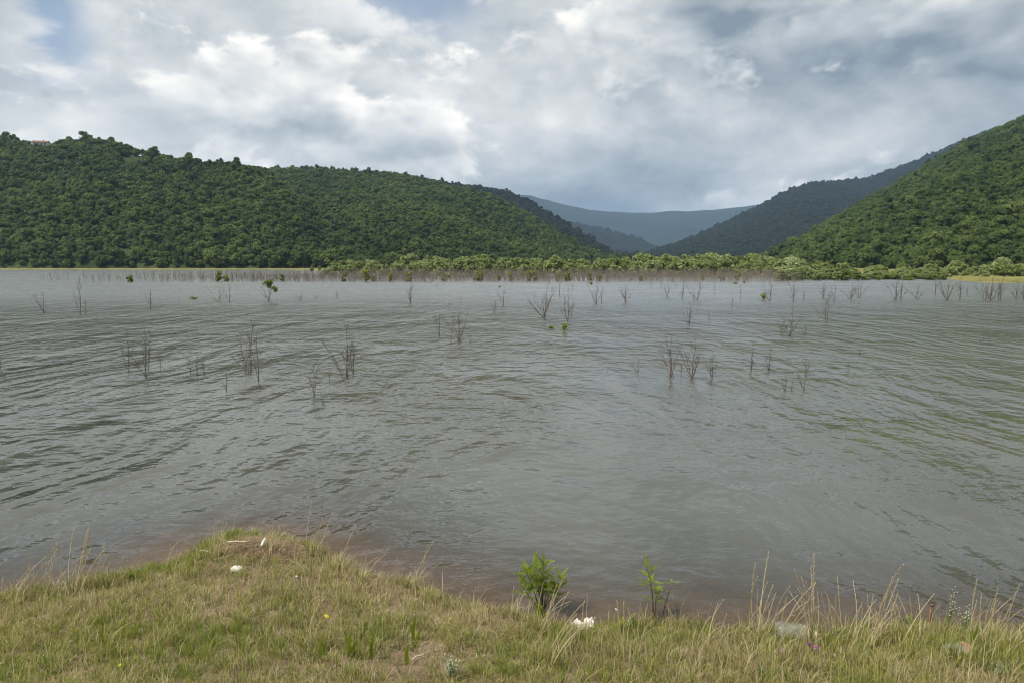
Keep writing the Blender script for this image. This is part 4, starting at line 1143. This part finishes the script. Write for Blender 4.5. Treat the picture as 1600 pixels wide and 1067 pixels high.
TUFTS = [  # foot px, foot row, tallest px, stalks, spread m, lean to image left (-) or right (+), label
 (14, 938, 55, 3, .10, .22, 'short leaning dry stalks at the left picture edge'),
 (42, 935, 95, 4, .10, .25, 'dry grass tuft second from the left edge at the water'),
 (78, 932, 92, 6, .14, .22, 'dense straw tuft leaning right beside the left water'),
 (118, 926, 108, 7, .14, .25, 'tallest dry tuft on the left shore leaning over the water'),
 (152, 918, 78, 4, .10, .35, 'slanting dry stalks between the tallest left tuft and the mound'),
 (182, 912, 62, 2, .06, .50, 'single long slanting straw left of the mound'),
 (285, 905, 60, 4, .16, .05, 'thin straw stalks at the left foot of the mound'),
 (335, 872, 74, 3, .07, .06, 'pale upright stalks on the left top of the mound'),
 (425, 862, 44, 3, .12, .10, 'thin stalks on the mound behind the white stone'),
 (488, 868, 78, 3, .08, .18, 'thin stalks at the right end of the mound'),
 (527, 892, 74, 2, .05, .40, 'slanting straw on the slope right of the mound'),
 (566, 912, 56, 2, .05, .28, 'short slanting straws above the middle shoreline'),
 (636, 918, 44, 1, .03, .55, 'single bent straw at the middle shoreline'),
 (652, 922, 80, 2, .05, .28, 'tall thin straws left of the leafy sapling'),
 (500, 1010, 84, 5, .16, .12, 'long straw stalks in the grass below the yellow flower'),
 (800, 965, 50, 3, .06, .16, 'short straws left of the leafy sapling'),
 (848, 985, 80, 6, .10, .25, 'straw tuft in front of the leafy sapling'),
 (868, 1035, 110, 5, .12, .28, 'dry straw tuft in the grass below the crumpled paper'),
 (985, 1030, 100, 5, .14, -.05, 'upright straws in the grass below the small flowers'),
 (1100, 1010, 80, 4, .18, .15, 'sparse straws in the grass right of the thin sapling'),
 (1184, 1002, 132, 5, .07, .02, 'tall straight dry stalks left of the plastic jug'),
 (1210, 998, 104, 6, .12, .22, 'dense dry tuft just left of the plastic jug'),
 (1268, 1006, 140, 5, .09, -.12, 'tallest dry stalks rising beside the jug cap'),
 (1300, 1002, 96, 6, .14, -.10, 'dry tuft right of the plastic jug'),
 (1348, 1010, 96, 9, .20, .22, 'thick straw clump in the middle of the right bank'),
 (1366, 1000, 138, 4, .06, .05, 'tall pale stalk pair rising from the thick straw clump'),
 (1400, 1012, 84, 7, .20, -.18, 'bent straw tuft right of the thick straw clump'),
 (1445, 1000, 66, 3, .18, -.30, 'arching straws around the rusty stake'),
 (1532, 1012, 108, 6, .12, .02, 'upright dry tuft above the crushed bottle'),
 (1552, 1006, 100, 3, .06, .05, 'thin upright stalks right of the upright dry tuft'),
 (1588, 1012, 86, 5, .16, .30, 'leaning straw tuft at the right picture edge'),
]
for i, (px, py, hpx, ns, spread, lean, lab) in enumerate(TUFTS):
    ns = int(ns * 1.7) + 1; hpx *= 1.08
    p = bank_pt(px, py); t_ = empty('dry_grass_tuft', p); tag(t_, lab, 'grass tuft', 'tall dry grass tufts')
    H0 = hpx / F * p.y * 1.05
    for j in range(ns):
        hs = H0 * (1 if j == 0 else .45 + .5 * rngG.random())
        ox, oy = rngG.normal() * spread * .5, rngG.normal() * spread * .4
        oz = float(bank_z(np.array([p.x + ox]), np.array([p.y + oy]))[0]) - p.z
        tl = math.atan(lean + rngG.normal() * .13)
        bx = .75 + .5 * rngG.random()
        yaw = rngG.normal() * .7 + (0 if lean >= 0 else math.pi)
        o_ = link('stalk', STALKS[int(rngG.integers(0, 7))], t_, (ox, oy, oz - .01), None, (hs, hs, hs))
        o_.scale = (max(hs, .5), max(hs, .5), hs)
        o_.rotation_euler = Matrix.Rotation(tl, 3, 'Y').to_euler() if True else None
        o_.rotation_euler = (Matrix.Rotation(tl, 3, 'Y') @ Matrix.Rotation(rngG.normal() * .1, 3, 'X') @ Matrix.Rotation(yaw, 3, 'Z')).to_euler()
    nb = 60
    bx_ = p.x + rngG.normal(size=nb) * spread * .6; by_ = p.y + rngG.normal(size=nb) * spread * .5
    bz_ = bank_z(bx_, by_)
    mixg = rngG.random(nb) < .45
    v, q, t, c = blades(bx_, by_, bz_, (.10 + .16 * rngG.random(nb)) * min(1.2, .5 + H0), np.full(nb, .0058), rngG.random(nb) * 6.28, np.clip(.4 + .25 * rngG.normal(size=nb), .02, 1.2),
                        np.where(mixg[:, None], GREENS[rngG.integers(0, 5, nb)], STRAWS[rngG.integers(0, 5, nb)]))
    link('blades', np_mesh('blades', v - np.array(p), [q, t], M_STRAW, attrs={'tint': c}), t_)

# ---------------------------------------------------------------- leafy saplings at the waterline
def pinnate_leaf(L, pairs, lw, ll, droop=.25):
    mb = MB(); rng = random.Random(pairs)
    f = lambda t: Vector((L * t, 0, L * (.18 * t - droop * t * t)))
    mb.tube([f(i / 5) for i in range(6)], [.0012] * 5 + [.0006], 3, cap=False)
    def leaflet(p, az, s):
        d = Vector((math.cos(az), math.sin(az), .10 + rng.uniform(-.25, .2))).normalized(); sd_ = d.cross(Vector((0, 0, 1))).normalized()
        up = Vector((0, 0, 1)) * lw * .18
        a, b, c_ = p, p + d * ll * s * .35, p + d * ll * s * .72; e = p + d * ll * s - Vector((0, 0, ll * .08))
        wv_ = sd_ * lw * s * .5
        mb.poly([a, b + wv_ + up, c_ + wv_ * .85 + up * .8, e]); mb.poly([a, e, c_ - wv_ * .85 + up * .8, b - wv_ + up])
    for i in range(pairs):
        t = .16 + .80 * i / (pairs - 1); s = .72 + .5 * math.sin(math.pi * (i + .5) / pairs)
        for sg in (-1, 1): leaflet(f(t), sg * 1.15, s * .8)
    leaflet(f(1), 0, .95)
    return mb.mesh('leaf', M_SAPLING)
LEAFS = [pinnate_leaf(.15, 7, .019, .036), pinnate_leaf(.12, 6, .017, .032, .1), pinnate_leaf(.17, 8, .018, .036, .38)]
M_TWIG = wood_mat('sapling_bark', (.07, .055, .035), (.17, .135, .085))
def sapling(px, py, top, lab, stems, rng):
    p = bank_pt(px, py); hz = at_depth(px, top, p.y).z - p.z
    t_ = empty('leafy_sapling', p - Vector((0, 0, .02))); tag(t_, lab, 'sapling')
    for (tx, ty, hf, leaves, t0_) in stems:
        hh = hz * hf; mb = MB()
        g = lambda t: Vector((tx * hz * t ** 1.2, ty * hz * t ** 1.2, hh * t)) + Vector((math.sin(t * 5 + tx * 9) * .012, 0, 0)) * t
        mb.tube([Vector((0, 0, -.05))] + [g(i / 6) for i in range(7)], [.010 * hf + .002] + [(.010 * hf + .002) * (1 - .75 * i / 6) for i in range(7)], 5, cap=False)
        st = link('stem', mb.mesh('stem', M_TWIG, True), t_)
        for k in range(leaves):
            t = t0_ + (1 - t0_) * (k + .3 * rng.random()) / max(1, leaves - 1); t = min(t, 1.0)
            a = k * 2.399 + rng.random() * .7; el = -.15 - .75 * t * rng.random() - (0.5 if t > .93 else 0)
            s = (.66 + .42 * rng.random()) * (1.12 - .25 * t)
            link('leaf', LEAFS[int(rng.integers(0, 3))], t_, g(t), (rng.normal() * .25, el, a), s)
rngP = np.random.default_rng(9)
sapling(846, 957, 872, 'bushy bright green sapling standing at the middle waterline',
        [(.05, .0, .96, 26, .50), (-.28, .05, .76, 22, .52), (.30, -.04, .70, 22, .52), (-.12, .18, .80, 12, .52), (.16, -.15, .70, 10, .52), (-.38, -.06, .58, 12, .5), (.36, .08, .52, 12, .5), (-.05, -.1, .86, 12, .5)], rngP)
sapling(1022, 968, 882, 'thin sapling with few leaves at the waterline right of the bushy one',
        [(-.12, .0, .96, 13, .58), (.06, .05, .45, 6, .7)], rngP)
p = bank_pt(1034, 962)
t_ = empty('leafy_sapling', p); tag(t_, 'small bent side sapling with a few drooping leaves right of the thin one', 'sapling')
mb = MB(); mb.tube([(0, 0, -.05), (.03, 0, .12), (.07, 0, .27), (.09, 0, .36)], [.006, .005, .004, .002], 4); link('stem', mb.mesh('stem', M_TWIG), t_)
for k, (x_, z_, a) in enumerate(((.07, .27, 3.3), (.09, .36, .1), (.085, .34, 2.7), (.09, .35, 1.4))):
    link('leaf', LEAFS[1], t_, (x_, 0, z_), (0, .1, a), .62)

# ---------------------------------------------------------------- stones, paper, bottles, sticks
m, nt, o = new_mat('pale_stone'); pz = geo_pos(nt)
principled(nt, o, ramp_n(nt, noise_n(nt, pz, 22, 6, .6), [(.3, (.50, .45, .37)), (.55, (.72, .68, .60)), (.8, (.82, .80, .75))]), .9, .2, bump=noise_n(nt, pz, 60, 5), bump_d=.006); M_STONE = m
m, nt, o = new_mat('paper'); pz = geo_pos(nt)
principled(nt, o, ramp_n(nt, noise_n(nt, pz, 14, 4), [(.3, (.54, .49, .43)), (.7, (.74, .70, .65))]), .85, .2); M_PAPER = m
m, nt, o = new_mat('clear_plastic')
b_ = principled(nt, o, (.58, .575, .53), .16, .5); b_.inputs['Alpha'].default_value = .42
nt.links.new(ramp_n(nt, noise_n(nt, geo_pos(nt), 18, 3), [(.35, .24), (.75, .32)]), b_.inputs['Alpha']); M_PLASTIC = m
m, nt, o = new_mat('cream_cap'); principled(nt, o, ramp_n(nt, noise_n(nt, geo_pos(nt), 60, 3), [(.3, (.55, .52, .30)), (.7, (.70, .67, .42))]), .5, .4); M_CAP = m
m, nt, o = new_mat('orange_label'); principled(nt, o, ramp_n(nt, noise_n(nt, geo_pos(nt), 30, 3), [(.3, (.34, .17, .10)), (.7, (.38, .25, .17))]), .6, .3); M_LABEL = m
m, nt, o = new_mat('rust'); principled(nt, o, ramp_n(nt, noise_n(nt, geo_pos(nt), 40, 5), [(.3, (.09, .045, .03)), (.7, (.22, .12, .075))]), .8, .3); M_RUST = m
M_STICK = wood_mat('bleached_stick', (.30, .24, .16), (.50, .42, .31))
def stone_mesh(seed, n=10, m_=7, rough=.25):
    r = np.random.default_rng(seed); mb = MB(); cuts = [(Vector(r.normal(size=3)).normalized(), .55 + .35 * r.random()) for _ in range(14)]
    V = []
    for i in range(m_ + 1):
        for j in range(n):
            th = math.pi * i / m_; ph = 2 * math.pi * j / n
            d = Vector((math.sin(th) * math.cos(ph), math.sin(th) * math.sin(ph), math.cos(th))); L = 1.0
            for c_, k in cuts:
                q_ = d.dot(c_)
                if q_ > 1e-3: L = min(L, k / q_)
            V.append(d * L * (1 + rough * .2 * r.normal()))
    mb.v = [tuple(a) for a in V]
    for i in range(m_):
        for j in range(n): mb.q.append((i * n + j, (i + 1) * n + j, (i + 1) * n + (j + 1) % n, i * n + (j + 1) % n)); mb.qm.append(0)
    return mb.mesh('stone', M_STONE)
for px, py, wpx, hpx, sd_, rz, tilt, lab in ((370, 893, 22, 13, 1, .4, .15, 'angular white stone on bare soil in front of the mound'), (413, 854, 13, 18, 2, 1.2, .35, 'upright white stone on top of the grassy mound'),
        (323, 944, 12, 6, 3, .3, 0, 'small flat white stone in the grass below the mound'), (225, 952, 6, 5, 4, 0, 0, 'tiny white pebble in the grass at left'),
        (303, 939, 5, 4, 5, 0, 0, 'tiny pebble left of the small flat white stone'), (4, 1038, 8, 6, 6, .5, 0, 'pale pebble at the lower left corner'), (462, 902, 8, 4, 7, .2, 0, 'small white chip right of the heap')):
    p = bank_pt(px, py); k = p.y / F * .5
    tag(link('stone', stone_mesh(sd_), None, p + Vector((0, 0, hpx * k * .75)), (tilt, tilt * .6, rz), (wpx * k * 1.1, wpx * k * .8, hpx * k * 1.1)), lab, 'stone', 'white stones on the bank')
# crumpled paper
p = bank_pt(910, 980); r = np.random.default_rng(31); nx, ny = 15, 9
Vp = []
for j in range(ny):
    for i in range(nx):
        a, b = i / (nx - 1) - .5, j / (ny - 1) - .5
        Vp.append((a * .21 + r.normal() * .006, b * .12 + r.normal() * .006, .022 + .018 * math.sin(a * 13 + b * 9) + .010 * r.normal() + .012 * (a > .1) + .02 * (.25 - b * b)))
me = np_mesh('crumpled_paper', np.array(Vp), [grid_faces(ny, nx)], M_PAPER)
o_ = link('crumpled_paper', me, None, p + Vector((0, 0, .005)), (.25, 0, .1)); tag(o_, 'crumpled white paper lying in the grass at the waterline', 'paper')
sm = o_.modifiers.new('thickness', 'SOLIDIFY'); sm.thickness = .0015
# plastic jug lying on its side
p = bank_pt(1240, 998); t_ = empty('plastic_jug', p + Vector((0, -.03, .085)), -.12); t_.scale = (.85, .85, .85); tag(t_, 'clear plastic jug with cream cap lying at the waterline in dry grass', 'jug')
mb = MB(); prof = [(.001, -.20), (.075, -.20), (.088, -.185), (.092, -.15)]
for i in range(7): prof += [(.092, -.15 + i * .034), (.086, -.136 + i * .034)]
prof += [(.092, .095), (.085, .115), (.060, .140), (.030, .158), (.026, .165), (.026, .185)]
mb.lathe(prof, 22, axis='x'); link('body', mb.mesh('body', M_PLASTIC, True), t_, None, (0, 0.05, 0))
mb = MB(); mb.lathe([(.001, .212), (.040, .212), (.044, .206), (.044, .176), (.040, .172), (.028, .172)], 20, axis='x'); link('cap', mb.mesh('cap', M_CAP), t_, None, (0, .05, 0))
# crushed bottle with a torn orange label
p = bank_pt(1497, 1024); t_ = empty('crushed_bottle', p + Vector((0, 0, .05)), -.25); tag(t_, 'crushed clear plastic bottle with orange label in the right grass', 'bottle')
mb = MB(); r = np.random.default_rng(8); prof = []
n_ = 18
for i, x_ in enumerate(np.linspace(-.13, .13, 16)):
    rad = .062 if -0.11 < x_ < .07 else (.04 if x_ <= -.11 else max(.018, .062 - (x_ - .07) * .85))
    for j in range(n_):
        a = 2 * math.pi * j / n_; sq = .62 + .25 * math.sin(x_ * 30 + 1) 
        rr = rad * (1 + .16 * r.normal())
        mb.v.append((x_, rr * math.cos(a) * 1.15, rr * math.sin(a) * sq))
for i in range(15):
    for j in range(n_): mb.q.append((i * n_ + j, i * n_ + (j + 1) % n_, (i + 1) * n_ + (j + 1) % n_, (i + 1) * n_ + j)); mb.qm.append(0)
link('body', mb.mesh('body', M_PLASTIC), t_)
mb = MB()
for i in range(6):
    for j in range(7):
        a = -.6 + .36 * j; mb.v.append((.02 + i * .014 + .003 * r.normal(), -.075 * math.cos(a + .9) * 1.02, .058 * math.sin(a + .5) + .006 * r.normal()))
mb.q = [tuple(f) for f in grid_faces(6, 7)]; mb.qm = [0] * len(mb.q)
link('label_band', mb.mesh('label_band', M_LABEL), t_)
mb = MB(); mb.lathe([(.001, .155), (.016, .155), (.018, .152), (.018, .132), (.012, .13)], 12, axis='x'); link('neck', mb.mesh('neck', M_PLASTIC, True), t_)
# rusty stake
p = bank_pt(1450, 986); t_ = link('rusty_stake', None) if False else None
mb = MB(); hz = at_depth(1453, 943, p.y).z - p.z
mb.tube([(0, 0, -.1), (.004, 0, hz * .5), (.014, 0, hz * .93)], [.013, .0125, .012], 7); mb.tube([(.0135, 0, hz * .93), (.0145, 0, hz)], [.016, .015], 7)
tag(link('rusty_stake', mb.mesh('rusty_stake', M_RUST, True), None, p), 'short rusty stake standing in the right waterside grass', 'stake')
# sticks lying on the mound and in the grass
for px, py, L, az, r_, lab in ((374, 851, .26, .1, .010, 'pale bleached stick lying across the top of the mound'), (325, 866, .24, -.35, .006, 'thin pale twig on the left flank of the mound'),
        (345, 876, .14, .6, .006, 'short twig on the soil behind the angular white stone'), (945, 1022, .16, .5, .007, 'short dry stick in the grass below the crumpled paper'), (455, 880, .20, -.5, .005, 'dark twig on the brown heap'),
        (655, 1030, .15, .8, .006, 'pale stick fragment beside the silver plant')):
    p = bank_pt(px, py); mb = MB()
    mb.tube([(-L * .5, 0, .0), (-L * .15, .012, .004), (L * .2, -.006, .002), (L * .5, .01, .008)], [r_, r_ * 1.05, r_ * .9, r_ * .6], 6)
    mb.tube([(L * .15, 0, .003), (L * .28, .03, .02)], [r_ * .55, r_ * .3], 4)
    tag(link('stick', mb.mesh('stick', M_STICK, True), None, p + Vector((0, 0, r_ + .022)), (0, .03, az)), lab, 'stick', 'sticks on the bank')

# ---------------------------------------------------------------- flowers and herbs
def flat_mat(name, c0, c1, rough=.6):
    m, nt, o = new_mat(name); principled(nt, o, ramp_n(nt, noise_n(nt, geo_pos(nt), 80, 3), [(.3, c0), (.7, c1)]), rough, .2); return m
M_YEL, M_WHT, M_PUR = flat_mat('yellow_petal', (.70, .56, .02), (.82, .70, .05)), flat_mat('white_petal', (.50, .50, .44), (.66, .66, .60)), flat_mat('purple_petal', (.30, .09, .27), (.46, .18, .42))
M_STEM, M_SILVER = flat_mat('green_stem', (.10, .14, .03), (.17, .21, .06)), flat_mat('silver_leaf', (.24, .29, .17), (.36, .41, .27))
def disc_flower(mat, r, petals, centre=None):
    mb = MB()
    for k in range(petals):
        a = 2 * math.pi * k / petals; c_, s_ = math.cos(a), math.sin(a); w_ = r * 2.2 / petals
        mb.poly([(0, 0, 0), (c_ * r * .6 - s_ * w_, s_ * r * .6 + c_ * w_, r * .15), (c_ * r, s_ * r, r * .1), (c_ * r * .6 + s_ * w_, s_ * r * .6 - c_ * w_, r * .15)], 0)
    mb.lathe([(r * .3, 0), (r * .28, r * .16), (r * .12, r * .26), (.0005, r * .28)], 8, 1)
    return mb.mesh('flower_head', None, mats=[mat, centre or M_YEL])
def clover(r):
    mb = MB(); rr = np.random.default_rng(3)
    for k in range(46):
        d = Vector(rr.normal(size=3)).normalized(); d.z = abs(d.z) * 1.1 - .25; p0 = d * r * .35; e = d * r * (1 + .2 * rr.random()); s_ = d.cross(Vector((.2, .3, 1))).normalized() * r * .16
        mb.poly([p0 - s_ * .5, p0 + s_ * .5, e + s_, e - s_])
    return mb.mesh('flower_head', M_PUR)
FY, FW, FP = disc_flower(M_YEL, .018, 9), disc_flower(M_WHT, .017, 11), clover(.024)
for px, py, hh, kind, s, lab in ((510, 972, .06, FY, 1.5, 'bright yellow flower in the grass below the mound'), (531, 980, .05, FY, .8, 'small yellow bud right of the bright yellow flower'),
        (976, 972, .22, FW, 1.1, 'tall pale daisy at the waterline left of the thin sapling'), (962, 974, .15, FW, 1.0, 'white flower left of the tall pale daisy'), (970, 972, .18, FY, .8, 'small orange-yellow flower between two pale ones'),
        (1264, 1016, .05, FP, 1.3, 'purple clover flower in front of the jug cap'), (1274, 1018, .04, FP, .9, 'smaller purple flower right of the clover flower'), (1225, 1026, .05, FP, 1.0, 'purple clover flower left of the jug front'),
        (1304, 1030, .04, FW, .9, 'small white flower in the grass right of the clover flowers'), (1396, 1018, .04, FY, .7, 'small yellow flower below the thick straw clump'), (704, 972, .04, FY, .7, 'small orange flower in the grass left of the sapling'),
        (188, 1048, .04, FY, .7, 'tiny yellow flower at the lower left'), (336, 945, .04, FY, .7, 'yellow flower beside the small flat white stone'), (1500, 1036, .05, FY, .7, 'tiny yellow flower below the crushed bottle'), (112, 953, .04, FW, .7, 'tiny white flower in the left grass')):
    p = bank_pt(px, py); t_ = empty('wild_flower', p); tag(t_, lab, 'flower', 'wild flowers on the bank')
    mb = MB(); mb.tube([(0, 0, -.01), (.008, 0, hh * .5), (0, 0, hh)], [.002, .0016, .0014], 4); link('stem', mb.mesh('stem', M_STEM), t_)
    link('flower_head', kind, t_, (0, 0, hh), (.5, .2, px), s)
def herb(px, py, top, wpx, lab, mat, n, leafw, tipm=None, flowers=False, name='herb'):
    p = bank_pt(px, py); hh = max(.06, at_depth(px, top, p.y).z - p.z); ww = wpx / F * p.y
    t_ = empty(name, p); tag(t_, lab, 'plant', 'herbs on the bank'); r = np.random.default_rng(px)
    ms_, ml, mf = MB(), MB(), MB()
    for k in range(n):
        a = r.random() * 6.28; b_ = ww * .5 * r.random(); e = Vector((math.cos(a) * b_, math.sin(a) * b_, hh * (.55 + .45 * r.random())))
        ms_.tube([(0, 0, -.01), e * .5 + Vector((0, 0, hh * .06)), e], [.003, .0024, .0014], 4, cap=False)
        for j in range(11):
            t = .2 + .8 * j / 10; q_ = e * t + Vector((0, 0, hh * .12 * t * (1 - t))); a2 = j * 2.4 + r.random(); L = leafw * (1.4 - .7 * t) * (.7 + .6 * r.random())
            d = Vector((math.cos(a2), math.sin(a2), .45 + .4 * r.random())).normalized(); s_ = d.cross(Vector((0, 0, 1))).normalized() * L * .2
            ml.poly([q_, q_ + d * L * .55 + s_, q_ + d * L, q_ + d * L * .55 - s_])
            if flowers and t > .5:
                c_ = q_ + d * L * .6 + Vector((0, 0, .006))
                for a3 in (0, 2.1, 4.2): mf.poly([c_, c_ + Vector((math.cos(a3), math.sin(a3), .3)) * .008, c_ + Vector((math.cos(a3 + 1.2), math.sin(a3 + 1.2), .3)) * .008])
    link('stem', ms_.mesh('stem', M_STEM), t_); link('leaves', ml.mesh('leaves', mat), t_)
    if flowers: link('flowers', mf.mesh('flowers', M_WHT), t_)
herb(704, 1062, 1018, 46, 'silver-grey leafy herb at the bottom of the grass near the centre', M_SILVER, 12, .032)
herb(1480, 990, 916, 26, 'tall herb with small white flowers above the rusty stake grass', M_STEM, 5, .030, flowers=True)
herb(1508, 992, 938, 30, 'lower herb with small white flowers right of the tall one', M_STEM, 6, .028, flowers=True)
herb(1428, 990, 962, 46, 'low bushy green herb left of the rusty stake', M_SAPLING, 14, .050)
herb(845, 968, 938, 22, 'green weed at the foot of the bushy sapling', M_SAPLING, 6, .045)
herb(972, 990, 962, 22, 'green weed under the small flowers', M_SAPLING, 6, .045)
herb(990, 988, 958, 14, 'leafy green shoot right of the small flowers', M_SAPLING, 4, .05)
herb(1190, 1060, 1040, 24, 'pale green herb at the bottom edge right of centre', M_STEM, 7, .028)
herb(1560, 1060, 1030, 50, 'pale grey-green herb in the lower right corner', M_SILVER, 12, .020)
herb(203, 908, 890, 10, 'small green shoot on the left shore', M_SAPLING, 5, .04)
# broad green reed leaves
for px, py, hpx, n_, lab in ((645, 1012, 70, 3, 'tall broad green reed leaves in the middle grass'), (580, 1030, 46, 2, 'green reed shoot left of the silver herb'), (545, 1025, 52, 3, 'yellow-green reed shoot below the yellow flower'),
                         (635, 1040, 44, 2, 'short green reed leaf beside the tall broad one'), (500, 1030, 40, 3, 'wide green leaves in the grass at left of the reed shoots'), (1520, 1020, 60, 2, 'green reed leaf behind the crushed bottle')):
    p = bank_pt(px, py); hh = hpx / F * p.y; t_ = empty('reed_plant', p); tag(t_, lab, 'plant', 'green reeds in the grass')
    for j in range(n_):
        mb = MB(); r = np.random.default_rng(px + j); ln = (.10 + .12 * j) * (-1) ** j; w_ = .012; h2 = hh * (1 - .22 * j)
        f = lambda t: Vector((ln * h2 * t * t + .012 * j, .02 * j, h2 * t * (1 - .1 * t)))
        for i in range(6):
            a, b_ = i / 6, (i + 1) / 6; wa, wb = w_ * math.sin(math.pi * (.12 + .88 * a)) ** .7, w_ * max(0, math.sin(math.pi * (.12 + .88 * b_))) ** .7
            mb.poly([f(a) + Vector((-wa, -wa * .3, 0)), f(a) + Vector((wa, wa * .3, 0)), f(b_) + Vector((wb, wb * .3, 0)), f(b_) + Vector((-wb, -wb * .3, 0))])
        link('leaf', mb.mesh('leaf', M_SAPLING), t_)

# ---------------------------------------------------------------- the air over the valley
mb = MB(); mb.box((-9000, -400, -3.4), (9000, 9500, 690))
m, nt, o = new_mat('valley_air')
pv = nt.nodes.new('ShaderNodeVolumePrincipled')
pv.inputs['Color'].default_value = (0.46, 0.66, 0.97, 1); pv.inputs['Density'].default_value = 0.000085; pv.inputs['Anisotropy'].default_value = 0.1
nt.links.new(pv.outputs[0], o.inputs['Volume'])
hz_o = link('haze', mb.mesh('haze', m)); tag(hz_o, 'thin bluish air filling the valley', kind='stuff')
